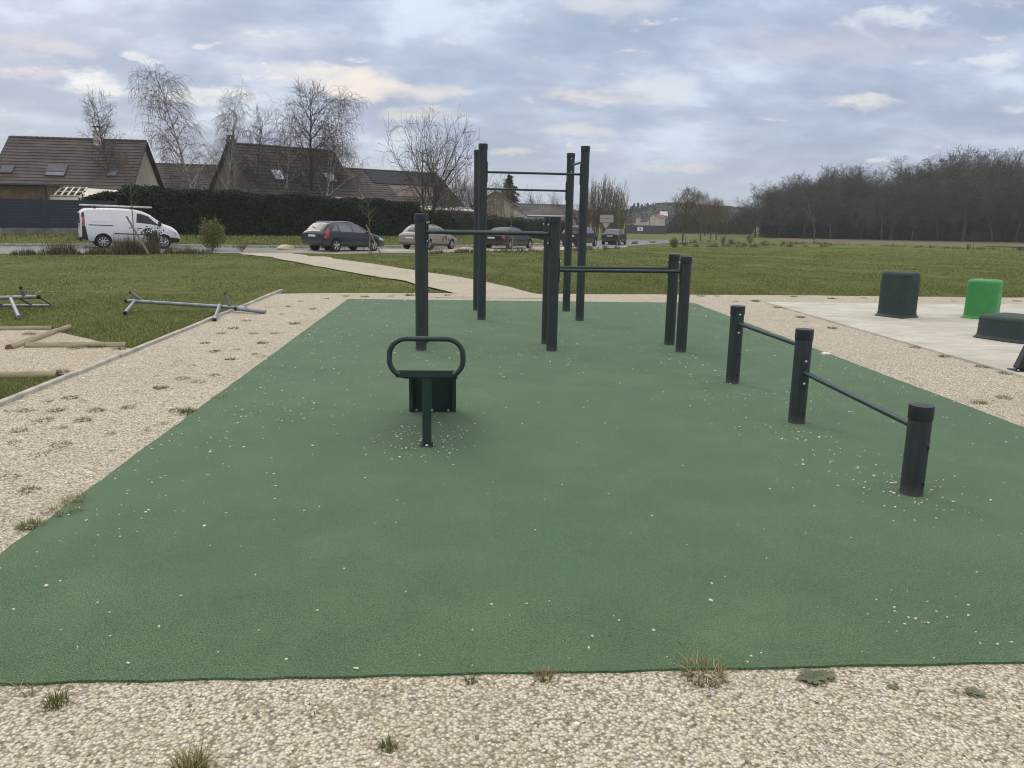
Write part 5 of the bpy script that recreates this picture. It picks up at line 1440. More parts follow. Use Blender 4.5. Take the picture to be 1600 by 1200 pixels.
    # wheels
    for xa in ax:
        for sy in (-1, 1):
            y = sy * (Wd - .115); rw = wheel_r; wd = .10
            ty = MB().lathe([(rw * .66, -wd), (rw * .90, -wd), (rw * .985, -wd * .72), (rw, -wd * .4), (rw, wd * .4), (rw * .985, wd * .72), (rw * .90, wd), (rw * .66, wd)], 36, 'y', close=True)
            wh = ty.build('wheel', M['tyre'], root, (xa - L / 2, y, rw), smooth=40)
            rm = MB(); yo = sy * (wd * .80)
            rm.lathe([(rw * .66, yo), (rw * .69, yo + sy * .012), (rw * .60, yo + sy * .012), (rw * .58, yo - sy * .05)], 36, 'y', close=True)
            ns = spec.get('spokes', 5)
            for k in range(ns):
                a = 2 * math.pi * k / ns + .3; c_, s2 = math.cos(a), math.sin(a)
                for off in ((-.02, .02) if ns <= 6 else (0,)):
                    ca, sa = math.cos(a + off * 5), math.sin(a + off * 5)
                    rm.tube([(ca * .05, yo - sy * .005, sa * .05), (ca * rw * .62, yo + sy * .004, sa * rw * .62)], [.026, .02], 6)
            rm.lathe([(.001, yo - sy * .02), (.06, yo - sy * .01), (.055, yo + sy * .012), (.001, yo + sy * .016)], 16, 'y')
            rm.build('rim', spec.get('rimmat', M['rim']), wh, smooth=40)
            MB().lathe([(.001, yo - sy * .055), (rw * .62, yo - sy * .055), (rw * .62, yo - sy * .062), (.001, yo - sy * .062)], 24, 'y').build('brake_disc', M['trim'], wh)
    return root

def common_deco(o):
    """windows, doors, lamps, plates for the passenger cars; o gives the x limits"""
    def deco(root, patch, L, Wd, at_x):
        for (a0, b0, a1, b1) in o['side']:
            patch('side_window', 5.10, 5.90, a0, b0, a1, b1, M['side_glass'])
        patch('rear_window', 6.75, 9.0, o['rear'][0], o['rear'][1], o['rear'][0], o['rear'][1], M['car_glass'], join=True)
        patch('windscreen', 6.7, 9.0, o['wind'][0], o['wind'][1], o['wind'][0], o['wind'][1], M['car_glass'], join=True)
        for (a, b) in o['doors']:
            dr = patch('door', 2.3, 4.92, a, b, a, b, o['paint'], lift=.008)
            for q, sy in zip(dr, (-1, 1)):
                p = at_x(a + .14, 4, .55); MB().box((p[0], sy * (p[1] + .014), p[2]), (.17, .022, .03)).build('handle', o.get('handle', o['paint']), q, bevel=.006)
        k0, k1, a0, b0, a1, b1 = o['tail']
        patch('tail_lamp', k0, k1, a0, b0, a1, b1, M['red_lamp'], lift=.012, nx=5)
        patch('headlight', 4.45, 5.0, L - .55, L - .10, L - .48, L - .12, M['clear_lamp'], lift=.010, nx=5)
        patch('sill', 1.9, 2.5, .95, L - 1.05, .95, L - 1.05, M['trim'], lift=.012)
        zp = o['plate']; x0 = -L / 2
        MB().box((x0 - .012, 0, zp), (.02, .52, .11)).build('number_plate', o.get('plate_mat', M['plate']), root)
        bp = MB(); bp.box((x0 - .02, 0, o.get('bz', .44)), (.07, Wd * 1.62, .10)); bp.build('rear_bumper', o.get('bumper', M['trim']), root, bevel=.02)
        MB().box((x0 - .006, 0, zp + .105), (.018, .62, .025)).build('boot_trim', o.get('trim', M['trim']), root)
        for sy in (-1, 1):
            p = at_x(o['mirror'], 5, .12); q = MB().box((p[0], sy * (p[1] + .10), p[2] + .05), (.11, .17, .125)).build('wing_mirror', o['paint'], root, bevel=.03)
            MB().tube([(p[0], sy * (p[1] - .01), p[2] + .01), (p[0], sy * (p[1] + .06), p[2] + .03)], .02, 6).build('mirror_arm', M['trim'], q)
        MB().tube([(x0 + .05, -.45, .27), (x0 - .04, -.45, .26)], .03, 8).build('exhaust', M['trim'], root)
        if o.get('rails'):
            for sy in (-1, 1):
                pts = []
                for k in range(9):
                    xq = o['rails'][0] + (o['rails'][1] - o['rails'][0]) * k / 8; p = at_x(xq, 7, .2); pts.append((p[0], sy * p[1], p[2] + (.045 if 0 < k < 8 else .0)))
                MB().tube(pts, .02, 8).build('roof_rail', M['rail'], root, smooth=50)
        if o.get('wiper'):
            p = at_x(o['rear'][0] + .06, 8); MB().tube([(p[0] - .01, 0, p[2] + .03), (p[0] + .07, .34, p[2] + .09)], .012, 6).build('rear_wiper', M['trim'], root)
        if o.get('extra'): o['extra'](root, patch, L, Wd, at_x)
    return deco

# blue-grey estate car
vehicle('estate_car', 538.5, 43.6, 0, dict(L=4.48, W=1.79, paint=M['wagon_blue'], axles=(.86, 3.56), wr=.32,
    top=[(0, .86), (.05, 1.0), (.16, 1.06), (.62, 1.43), (.85, 1.475), (1.7, 1.49), (2.3, 1.46), (2.62, 1.38), (3.42, .98), (3.6, .94), (4.25, .80), (4.42, .66), (4.48, .5)],
    belt=[(0, .90), (.6, 1.00), (2.0, .95), (3.4, .90), (4.48, .6)], bot=[(0, .40), (.3, .28), (4.1, .20), (4.48, .26)],
    deco=common_deco(dict(paint=M['wagon_blue'], side=[(.58, 1.02, .98, 1.06), (1.12, 2.02, 1.16, 1.96), (2.10, 3.08, 2.06, 2.55)], rear=(.20, .60), wind=(2.72, 3.36), doors=[(1.10, 2.04), (2.07, 3.08)],
        tail=(3.9, 5.85, .03, .30, .33, .50), plate=.80, mirror=2.98, rails=(.75, 2.35), wiper=True, bz=.46, bumper=M['wagon_blue'], rims=1))), 'blue-grey estate car with red upright tail lamps and silver roof rails', turn=9)
# dusty beige estate
def mud(root, patch, L, Wd, at_x):
    patch('mud_splash', 3.2, 4.6, 2.3, 2.42, 2.36, 2.50, M['mud'], sides=(-1,), lift=.011); patch('mud_splash', 3.9, 4.7, 2.62, 2.86, 2.58, 2.8, M['mud'], sides=(-1,), lift=.011); patch('mud_splash', 3.5, 4.2, 3.0, 3.12, 3.02, 3.2, M['mud'], sides=(-1,), lift=.011)
vehicle('estate_car', 671, 50.0, 0, dict(L=4.50, W=1.74, paint=M['beige'], axles=(.90, 3.52), wr=.31, spokes=7,
    top=[(0, .80), (.06, .93), (.18, .98), (.72, 1.36), (.98, 1.41), (1.8, 1.43), (2.4, 1.40), (2.68, 1.32), (3.40, .94), (3.6, .90), (4.24, .76), (4.42, .62), (4.50, .46)],
    belt=[(0, .86), (1.5, .93), (3.4, .86), (4.5, .56)], bot=[(0, .36), (.3, .26), (4.1, .20), (4.5, .26)],
    deco=common_deco(dict(paint=M['beige'], side=[(.62, 1.0, .98, 1.06), (1.12, 2.02, 1.16, 1.96), (2.10, 3.04, 2.06, 2.58)], rear=(.24, .68), wind=(2.78, 3.34), doors=[(1.10, 2.04), (2.07, 3.06)],
        tail=(4.2, 4.95, .02, .22, .03, .22), plate=.70, mirror=2.96, rails=(.85, 2.3), wiper=True, bz=.46, bumper=M['beige'], extra=mud))), 'dusty beige estate car with mud splashes on its side, behind the left dip bar post', turn=9)
# black saloon
vehicle('saloon_car', 794.5, 55.6, 0, dict(L=4.70, W=1.83, paint=M['black_car'], axles=(1.05, 3.86), wr=.325,
    top=[(0, .84), (.05, .98), (.12, 1.04), (.52, 1.08), (1.35, 1.40), (1.75, 1.45), (2.4, 1.45), (2.75, 1.37), (3.55, .97), (3.75, .92), (4.45, .78), (4.62, .64), (4.70, .48)],
    belt=[(0, .92), (1.2, .98), (3.5, .90), (4.7, .58)], bot=[(0, .38), (.3, .27), (4.3, .20), (4.7, .26)],
    deco=common_deco(dict(paint=M['black_car'], side=[(1.28, 2.12, 1.62, 2.10), (2.20, 3.20, 2.18, 2.70)], rear=(.60, 1.34), wind=(2.86, 3.48), doors=[(1.30, 2.16), (2.19, 3.22)],
        tail=(4.15, 4.95, .02, .34, .02, .30), plate=.76, mirror=3.1, bz=.44, bumper=M['black_car']))), 'black saloon car between the dip bars, behind the staked thin tree', turn=3)
# dark grey crossover
vehicle('crossover_car', 907, 65.5, 0, dict(L=4.48, W=1.84, paint=M['suv_grey'], axles=(.82, 3.50), wr=.355,
    top=[(0, .98), (.05, 1.12), (.14, 1.18), (.46, 1.56), (.40, 1.58), (.9, 1.62), (1.7, 1.64), (2.35, 1.60), (2.65, 1.52), (3.36, 1.12), (3.55, 1.08), (4.22, .95), (4.40, .78), (4.48, .55)] if False else [(0, .98), (.05, 1.12), (.14, 1.18), (.46, 1.54), (.8, 1.61), (1.7, 1.64), (2.35, 1.60), (2.65, 1.52), (3.36, 1.12), (3.55, 1.08), (4.22, .95), (4.40, .78), (4.48, .55)],
    belt=[(0, 1.08), (1.0, 1.10), (3.3, 1.02), (4.48, .7)], bot=[(0, .48), (.3, .32), (4.1, .26), (4.48, .34)],
    deco=common_deco(dict(paint=M['suv_grey'], side=[(.55, .98, .86, 1.02), (1.08, 2.0, 1.12, 1.96), (2.08, 3.05, 2.04, 2.56)], rear=(.17, .45), wind=(2.75, 3.30), doors=[(1.08, 2.02), (2.05, 3.05)],
        tail=(4.3, 4.95, .02, .40, .02, .34), plate=.86, mirror=2.95, bz=.55)), ), 'dark grey crossover car seen between the two right pull-up posts', turn=3)
# navy hatchback with the yellow plate
vehicle('hatchback_car', 960.5, 74.5, 0, dict(L=4.25, W=1.71, paint=M['navy'], axles=(.74, 3.30), wr=.305,
    top=[(0, .84), (.05, .97), (.14, 1.02), (.40, 1.06), (1.10, 1.36), (1.5, 1.41), (2.1, 1.41), (2.42, 1.34), (3.2, .95), (3.4, .90), (4.0, .76), (4.18, .62), (4.25, .46)],
    belt=[(0, .90), (1.2, .94), (3.2, .87), (4.25, .56)], bot=[(0, .36), (.3, .25), (3.9, .20), (4.25, .26)],
    deco=common_deco(dict(paint=M['navy'], side=[(1.02, 1.78, 1.28, 1.76), (1.86, 2.84, 1.84, 2.40)], rear=(.48, 1.08), wind=(2.52, 3.12), doors=[(1.0, 1.82), (1.85, 2.86)],
        tail=(4.1, 4.95, .02, .34, .02, .30), plate=.80, mirror=2.76, bz=.42, plate_mat=M['plate_yellow'], bumper=M['navy']))), 'navy blue hatchback with a yellow number plate, farthest of the parked cars', turn=3)

# white panel van
def van_deco(root, patch, L, Wd, at_x):
    x0 = -L / 2
    patch('side_window', 5.12, 5.86, 2.30, 3.42, 2.36, 2.86, M['car_glass'])
    patch('windscreen', 6.7, 9.0, 2.98, 3.50, 2.98, 3.50, M['car_glass'], join=True)
    dr = patch('door', 2.3, 4.95, 2.26, 3.36, 2.26, 3.36, M['van_white'], lift=.008)
    for q, sy in zip(dr, (-1, 1)):
        p = at_x(2.42, 4, .45); MB().box((p[0], sy * (p[1] + .014), p[2]), (.20, .024, .035)).build('handle', M['trim'], q, bevel=.006)
    sl_ = patch('sliding_door', 2.3, 5.9, 1.34, 2.22, 1.34, 2.22, M['van_white'], lift=.009)
    for q, sy in zip(sl_, (-1, 1)):
        p = at_x(2.06, 4, .45); MB().box((p[0], sy * (p[1] + .016), p[2]), (.20, .024, .035)).build('handle', M['trim'], q, bevel=.006)
    patch('pressed_panel', 5.12, 5.80, 1.46, 2.12, 1.50, 2.08, M['van_white'], lift=.018)
    patch('pressed_panel', 5.10, 5.80, .44, 1.24, .56, 1.20, M['van_white'], lift=.012)
    patch('door_rail', 4.62, 4.72, .30, 1.30, .30, 1.30, M['trim'], lift=.014)
    patch('rubbing_strip', 3.45, 3.62, 1.34, 3.36, 1.34, 3.36, M['trim'], lift=.014)
    patch('tail_lamp', 4.55, 5.55, .02, .15, .05, .16, M['red_lamp'], lift=.013, nx=4)
    patch('corner_trim', 5.55, 5.95, .03, .15, .05, .14, M['trim'], lift=.011, nx=4)
    patch('corner_trim', 2.0, 4.5, .0, .26, .02, .16, M['trim'], lift=.012, nx=5)
    patch('front_bumper', 1.8, 3.6, L - .62, L - .01, L - .40, L - .02, M['trim'], lift=.014, nx=8)
    patch('headlight', 4.2, 5.0, L - .62, L - .16, L - .52, L - .2, M['clear_lamp'], lift=.010, nx=5)
    for sy in (-1, 1):
        w = .66; dm = MB(); dm.box((x0 - .012, sy * (w / 2 + .006), 1.06), (.03, w, 1.12)); q = dm.build('rear_door', M['van_white'], root, bevel=.012)
        MB().box((x0 - .032, sy * (w / 2 + .01), 1.36), (.012, w - .16, .46)).build('rear_window', M['car_glass'], q, bevel=.004)
        MB().box((x0 - .036, sy * .10, 1.02), (.02, .05, .12)).build('handle', M['trim'], q)
    MB().box((x0 - .036, .36, .72), (.014, .46, .11)).build('number_plate', M['plate'], root)
    MB().box((x0 - .05, 0, .42), (.12, Wd * 1.86, .18)).build('rear_bumper', M['trim'], root, bevel=.03)
    for sy in (-1, 1):
        p = at_x(3.30, 5, .10); q = MB().box((p[0], sy * (p[1] + .13), p[2] + .09), (.13, .18, .22)).build('wing_mirror', M['trim'], root, bevel=.03)
        MB().tube([(p[0], sy * (p[1] - .02), p[2] + .04), (p[0], sy * (p[1] + .08), p[2] + .06)], .025, 6).build('mirror_arm', M['trim'], q)
    for xq in (.62, 2.15):
        rk = MB(); rk.box((x0 + xq, 0, 1.885), (.05, 1.34, .04))
        for sy in (-1, 1): rk.box((x0 + xq, sy * .60, 1.84), (.06, .05, .08))
        rk.build('roof_bar', M['trim'], root)
van = vehicle('panel_van', 203.5, 40.0, 0, dict(L=4.22, W=1.83, paint=M['van_white'], axles=(.86, 3.46), wr=.32, spokes=8, tumble=.15, tr=.06, tf=.16, win=.11, flat=0,
    top=[(0, 1.60), (.05, 1.70), (.22, 1.79), (1.2, 1.83), (2.2, 1.81), (2.62, 1.73), (2.95, 1.58), (3.45, 1.20), (3.6, 1.13), (3.92, 1.02), (4.12, .84), (4.22, .60)],
    belt=[(0, 1.18), (2.2, 1.14), (3.4, 1.05), (4.22, .7)], bot=[(0, .40), (.3, .30), (3.8, .24), (4.22, .28)], deco=van_deco), 'white panel van with a ladder on its roof rack, in front of the blue fence', 'van', turn=-5)
van['group'] = 'vehicles on the road'
mw = Matrix.Translation(van.location) @ van.rotation_euler.to_matrix().to_4x4()
lb = mw @ Vector((-2.08, -.35, 1.95)); le = mw @ Vector((.95, -.30, 1.92))
ld = thing('ladder', lb, 'aluminium ladder lying on the roof rack of the white van', 'ladder')
dv = (le - lb); dn = dv.normalized(); sd_ = Vector((-dn.y, dn.x, 0)).normalized()
for o_ in (-.20, .20):
    m_ = MB(); a, b = sd_ * o_, dv + sd_ * o_
    m_.tube([a, b], .042, 4); m_.build('stile', M['ladder'], ld)
for k in range(14):
    c = dv * ((k + .5) / 14); MB().tube([c - sd_ * .2, c + sd_ * .2], .018, 6).build('rung', M['ladder'], ld)
# ------------------------------------------------------------------ loose stones and plants on the paved areas
ICO_V = np.array([(-1, 1.618, 0), (1, 1.618, 0), (-1, -1.618, 0), (1, -1.618, 0), (0, -1, 1.618), (0, 1, 1.618), (0, -1, -1.618), (0, 1, -1.618), (1.618, 0, -1), (1.618, 0, 1), (-1.618, 0, -1), (-1.618, 0, 1)]) / 1.902
ICO_F = np.array([(0, 11, 5), (0, 5, 1), (0, 1, 7), (0, 7, 10), (0, 10, 11), (1, 5, 9), (5, 11, 4), (11, 10, 2), (10, 7, 6), (7, 1, 8), (3, 9, 4), (3, 4, 2), (3, 2, 6), (3, 6, 8), (3, 8, 9), (4, 9, 5), (2, 4, 11), (6, 2, 10), (8, 6, 7), (9, 8, 1)])
OCT_V = np.array([(1, 0, 0), (0, 1, 0), (-1, 0, 0), (0, -1, 0), (0, 0, 1), (0, 0, -1), ], float)
OCT_F = np.array([(0, 1, 4), (1, 2, 4), (2, 3, 4), (3, 0, 4), (1, 0, 5), (2, 1, 5), (3, 2, 5), (0, 3, 5)])
def pebbles(name, pos, size, material, seed, flat=.46, V0=ICO_V, F0=ICO_F, smooth=True, tilt=.5):
    g = np.random.default_rng(seed); n = len(pos)
    sc_ = np.stack([g.uniform(.75, 1.35, n), g.uniform(.55, .95, n), g.uniform(.75, 1.2, n) * flat], 1) * size[:, None] * .5
    v = V0[None] * g.uniform(.72, 1.22, (n, len(V0), 1)) * sc_[:, None, :]
    az = g.uniform(0, 6.283, n); tl = g.normal(0, tilt, n)
    c, s = np.cos(tl)[:, None], np.sin(tl)[:, None]
    y, z = v[..., 1] * c - v[..., 2] * s, v[..., 1] * s + v[..., 2] * c
    c, s = np.cos(az)[:, None], np.sin(az)[:, None]
    x, y = v[..., 0] * c - y * s, v[..., 0] * s + y * c
    V_ = np.stack([x, y, z], -1) + pos[:, None, :]
    F_ = (F0[None] + (np.arange(n) * len(V0))[:, None, None]).reshape(-1, 3)
    return np_mesh(name, V_.reshape(-1, 3), F_, material, smooth)
g = np.random.default_rng(31)
# near strip in front of the safety surface
def jit_grid(x0, x1, y0, y1, sp):
    X_, Y_ = np.meshgrid(np.arange(x0, x1, sp), np.arange(y0, y1, sp)); n = X_.size
    return np.stack([X_.ravel() + g.uniform(-.5, .5, n) * sp, Y_.ravel() + g.uniform(-.5, .5, n) * sp], 1)
near = jit_grid(-2.45, 2.85, 1.85, PY0 - .004, .0072)
near = near[(near[:, 1] < PY0 - .004 + .006 * np.sin(near[:, 0] * 9) + .03 * (near[:, 0] - PX0) / (PX1 - PX0))]
n = len(near); sz = g.lognormal(math.log(.0086), .44, n).clip(.004, .027)
pos = np.column_stack([near, g.uniform(-.003, .009, n) + sz * .06])
left = jit_grid(-3.84, PX0 - .012, 3.0, 7.4, .0140); n2 = len(left); keep = g.uniform(0, 1, n2) < 1.0; left = left[keep]
sz2 = g.lognormal(math.log(.0134), .40, len(left)).clip(.006, .036)
left = np.column_stack([left, g.uniform(-.002, .006, len(left)) + sz2 * .10])
left2 = jit_grid(-3.84, PX0 - .012, 7.4, 14.5, .042); s3 = g.lognormal(math.log(.030), .25, len(left2)).clip(.015, .05); left2 = np.column_stack([left2, s3 * .05])
right = jit_grid(PX1 + .012, 6.03, 5.6, 15.4, .046); s4 = g.lognormal(math.log(.030), .25, len(right)).clip(.015, .05); right = np.column_stack([right, s4 * .05])
o = pebbles('gravel_pebbles', np.concatenate([pos, left, left2, right]), np.concatenate([sz, sz2, s3, s4]), M['pebble'], 5)
tag(o, 'loose cream and tan pebbles of the gravel surround', 'gravel', kind='stuff')
# stray pebbles kicked onto the rubber
cl = []
def cluster(px, py, n_, spread):
    q = gp(px, py, PZ)
    for _ in range(n_): cl.append((q.x + g.normal(0, spread), q.y + g.normal(0, spread * 1.3)))
for a in ((667, 690, 55, .16), (690, 668, 34, .20), (640, 690, 30, .22), (1395, 735, 26, .16), (1410, 760, 22, .13), (1440, 785, 22, .18), (1260, 680, 22, .2), (1290, 700, 22, .22), (1150, 612, 30, .3), (1060, 560, 26, .3), (863, 556, 30, .3), (660, 552, 18, .25), (1330, 745, 20, .22), (1400, 950, 12, .10), (1500, 990, 14, .2), (1200, 600, 30, .5), (560, 560, 40, .6), (470, 620, 40, .5), (420, 650, 34, .4), (520, 520, 60, .9), (180, 820, 18, .35), (300, 760, 26, .4)): cluster(*a)
for k in range(420): cl.append((g.uniform(PX0, PX1), PY0 + (PY1 - PY0) * g.uniform(0, 1)))
for k in range(150): cl.append((PX0 + abs(g.normal(0, .45)), g.uniform(PY0, PY1)))
for k in range(110): cl.append((PX1 - abs(g.normal(0, .4)), g.uniform(4, PY1)))
for k in range(60): cl.append((g.uniform(PX0, PX1), PY0 + abs(g.normal(0, .30))))
cl = np.array(cl); cl = cl[(cl[:, 0] > PX0 + .01) & (cl[:, 0] < PX1 - .01) & (cl[:, 1] > PY0 + .03) & (cl[:, 1] < PY1 - .01)]
ss = g.lognormal(math.log(.0125), .30, len(cl)).clip(.006, .026) * (1 + .035 * (cl[:, 1] - 2.5))
o = pebbles('stray_pebbles', np.column_stack([cl, PZ + ss * .17]), ss, M['pale_pebble'], 6, .5, tilt=.15)
tag(o, 'pale pebbles scattered over the green surface', 'pebbles', kind='stuff')
# plastic honeycomb grid showing through the gravel
hb = MB(); a_ = .052; W_ = a_ * math.sqrt(3)
rr = random.Random(3)
for iy in range(int(1.0 / (1.5 * a_)) + 1):
    for ix in range(int(5.4 / W_) + 1):
        cx, cy = -2.5 + ix * W_ + (W_ / 2 if iy % 2 else 0), 1.55 + iy * 1.5 * a_
        if cy > PY0 - .07: continue
        for k in (0, 1, 2):
            a0, a1 = R(30 + 60 * k), R(90 + 60 * k)
            p, q = (cx + a_ * math.cos(a0), cy + a_ * math.sin(a0)), (cx + a_ * math.cos(a1), cy + a_ * math.sin(a1))
            mx, my = (p[0] + q[0]) / 2, (p[1] + q[1]) / 2
            show = min(1, max(-.6, (mx - .3) * 1.2)) * .55 + .75 * math.sin(mx * 2.1 + 1.0) * math.sin(my * 5.0 + mx) + .35 * math.sin(mx * 7 + my * 3)
            z = .0055 + .0070 * max(0, min(1, show * 1.2)) + rr.uniform(-.002, .002)
            hb.box((mx, my, z - .006), (a_ + .003, .0034, .014), math.atan2(q[1] - p[1], q[0] - p[0]))
o = hb.build('gravel_grid', M['grid_plastic']); tag(o, kind='structure')

def tuft_mesh(n, rad, H, seed, material, spread=.5, w=.003):
    g2 = np.random.default_rng(seed)
    a = g2.uniform(0, 6.28, n); r_ = rad * np.sqrt(g2.uniform(0, 1, n)) * .6; bx, by = r_ * np.cos(a), r_ * np.sin(a)
    L_ = H * g2.uniform(.4, 1.1, n); a2 = a + g2.normal(0, .7, n); out = L_ * g2.uniform(.1, 1.0, n) * spread * 1.4
    segs = 4; V_, F_ = [], []; wv = w * g2.uniform(.6, 1.3, n); pa = a2 + 1.57
    for k in range(segs + 1):
        f = k / segs; x = bx + np.cos(a2) * out * f ** 1.6; y = by + np.sin(a2) * out * f ** 1.6; z = L_ * (f - .25 * f * f * (out / (L_ + 1e-6))) - .004
        ww = wv * (1 - f * .92); V_.append(np.stack([x - np.cos(pa) * ww, y - np.sin(pa) * ww, z], 1)); V_.append(np.stack([x + np.cos(pa) * ww, y + np.sin(pa) * ww, z], 1))
    V_ = np.stack(V_, 1).reshape(-1, 3); m_ = 2 * (segs + 1); base = np.arange(n) * m_
    for k in range(segs): F_.append(np.stack([base + 2 * k, base + 2 * k + 1, base + 2 * k + 3, base + 2 * k + 2], 1))
    return V_, np.concatenate(F_)
def tuft(x, y, label, n, rad, H, material, seed, spread=.6, z=.004, group='weed tufts along the surface edge', name='grass_tuft', w=.003):
    V_, F_ = tuft_mesh(n, rad, H, seed, material, spread, w)
    o = np_mesh(name, V_, F_, M[material], False, (x, y, z)); return tag(o, label, 'grass tuft', group)
def T(px, py, *a, **k):
    q = gp(px, py, 0); return tuft(q.x, q.y, *a, **k)
T(88, 1096, 'green grass tuft in the gravel at the lower left, near the corner of the surface', 130, .055, .055, 'tuft', 1)
T(735, 1062, 'small green tuft at the front edge of the surface, left of the middle', 60, .030, .04, 'tuft', 2)
T(850, 1056, 'spiky brownish green tuft at the middle of the front edge', 90, .045, .060, 'dry_tuft', 3, .7)
T(1100, 1052, 'large straw-coloured grass tuft spreading over the front edge', 260, .12, .062, 'dry_tuft', 4, .95)
T(1078, 1052, 'green fringe at the left of the large straw-coloured tuft', 90, .07, .03, 'tuft', 14, .9)
T(606, 1166, 'round grass tuft alone in the gravel at the bottom', 120, .038, .045, 'tuft', 5)
T(296, 1200, 'dry grass tuft cut by the bottom of the view', 220, .075, .07, 'dry_tuft', 6, .8)
T(296, 1203, 'green heart of the dry tuft at the bottom of the view', 90, .055, .045, 'tuft', 16, .8)
T(40, 1075, 'small dry sprig at the front left corner of the surface', 34, .05, .05, 'dry_tuft', 7, 1.0)
T(1500, 1100, 'faint pale sprig in the gravel at the right', 24, .04, .02, 'dry_tuft', 8, 1.2)
T(930, 1078, 'faint pale green sprig in the gravel right of the spiky tuft', 30, .04, .018, 'dry_tuft', 9, 1.2)
T(487, 1104, 'dead dark sprig in the gravel left of the middle', 22, .05, .03, 'dead_sprig', 10, 1.3)
def rosette(px, py, n, rad, label, seed):
    q = gp(px, py, 0); g2 = np.random.default_rng(seed); V_, F_ = [], []
    for k in range(n):
        a = k * 2.4 + g2.uniform(-.3, .3); L_ = rad * g2.uniform(.5, 1.1); w = L_ * .30; up = g2.uniform(.25, .7); d = np.array([math.cos(a), math.sin(a), 0]); s = np.array([-math.sin(a), math.cos(a), 0]); b0 = d * rad * .05
        i = len(V_)
        for f, ww, z in ((.0, .15, 0), (.35, .85, .35), (.7, 1.0, .55), (1.0, .2, .45)):
            c = b0 + d * L_ * f + np.array([0, 0, .006 + L_ * up * z]); V_ += [c - s * w * ww, c + s * w * ww]
        F_ += [(i + 2 * j, i + 2 * j + 1, i + 2 * j + 3, i + 2 * j + 2) for j in range(3)]
    o = np_mesh('rosette_weed', np.array(V_), np.array(F_), M['rose_leaf'], True, (q.x, q.y, .006)); tag(o, label, 'weed', 'weed tufts along the surface edge')
rosette(1268, 1058, 22, .055, 'grey-green leafy rosette at the front edge, right of the straw-coloured tuft', 1)
rosette(1290, 1052, 12, .035, 'smaller leafy rosette touching the grey-green one at the front edge', 2)
rosette(1396, 1070, 9, .03, 'tiny leafy rosette in the gravel right of the grey-green one', 3)
rosette(1522, 1080, 12, .035, 'dark small rosette in the gravel at the lower right', 4)
T(150, 541, 'weedy green clump along the front of the log beside the kerb', 150, .16, .07, 'tuft', 71, .8)
T(118, 543, 'green weeds under the middle of the log beside the kerb', 120, .14, .05, 'tuft', 72, .9)
T(186, 544, 'dark weed clump at the right end of the log beside the kerb', 120, .12, .06, 'tuft', 73, .9)
T(45, 521, 'brown weed clump between the two crossing logs', 130, .13, .06, 'dry_tuft', 74, .9)
T(95, 580, 'grass clump over the end of the half sunk log', 140, .13, .06, 'tuft', 75, .9)
# weeds in the left gravel path : copies of three tuft meshes
TL = {'tuft': 'low green weed tuft in the left gravel path', 'dry_tuft': 'flat dry weed tuft in the left gravel path'}
proto = [tuft(-9, -2, '', 110, .09, .032, m_, 40 + k, 1.2, group='weeds in the gravel paths', w=.005) for k, m_ in enumerate(('tuft', 'dry_tuft', 'dry_tuft', 'tuft'))]
spots = [(rnd.uniform(20, 480), rnd.uniform(470, 760)) for _ in range(0)] + [(60, 709), (172, 676), (255, 660), (14, 743), (46, 764), (42, 820), (28, 671), (95, 667), (85, 702), (95, 693), (40, 640), (30, 620), (110, 620), (88, 640), (150, 640), (200, 635), (70, 655), (20, 690), (75, 625), (130, 655), (290, 645), (275, 640), (345, 620), (310, 595), (250, 605), (335, 585), (300, 570), (215, 610), (270, 570), (285, 590), (360, 560), (335, 548), (320, 535), (370, 545), (400, 552), (410, 556), (345, 520), (365, 512), (395, 520), (410, 535), (430, 520), (385, 500), (400, 490), (420, 480), (440, 490), (460, 505), (470, 470), (450, 478), (490, 482), (510, 466), (540, 462), (570, 463), (610, 462), (640, 461), (720, 463), (700, 461),
         (1150, 470), (1180, 470), (1215, 480), (1235, 476), (1260, 502), (1300, 512), (1250, 495), (1310, 497), (1345, 505), (1420, 530), (1430, 542), (1475, 556), (1535, 572), (1570, 582), (1570, 620), (1530, 628), (1420, 590), (1240, 463), (1300, 466), (1350, 465), (1410, 467), (1545, 472), (1590, 470), (1490, 470), (1120, 462), (1095, 462)]
rr2 = random.Random(15)
for _ in range(48):
    y_ = 1 / rr2.uniform(1 / 15.5, 1 / 3.6); x_ = rr2.uniform(-3.75, PX0 - .08); d0 = Vector((x_, y_, 0)) - EYE
    spots.append(tuple((800 + F_PX * d0.dot(RT) / d0.dot(FW), 600 - F_PX * d0.dot(UP) / d0.dot(FW))))
for k, (px, py) in enumerate(spots):
    q = gp(px, py, 0); o = proto[k % 4] if k < 4 else proto[(k * 7) % 4].copy()
    if k >= 4: COL.objects.link(o)
    o.location = (q.x, q.y, .006); s = (rnd.uniform(.7, 1.25) if k < 82 else rnd.uniform(.25, .75)) * (1 + .03 * max(0, q.y - 6)); o.scale = (s, s, s * rnd.uniform(.7, 1.2)); o.rotation_euler = (0, 0, rnd.uniform(0, 6.28))
    far = px > 1000 or py < 470
    lab = {0: 'low green weed tuft in the ', 1: 'flat dry weed tuft in the '}[1 if o.data.materials[0].name.startswith('dry') else 0] + ('gravel beside the concrete slab' if px > 1000 else ('gravel strip at the back of the surface' if py < 470 else 'left gravel path'))
    tag(o, lab, 'weed', 'weeds in the gravel paths')
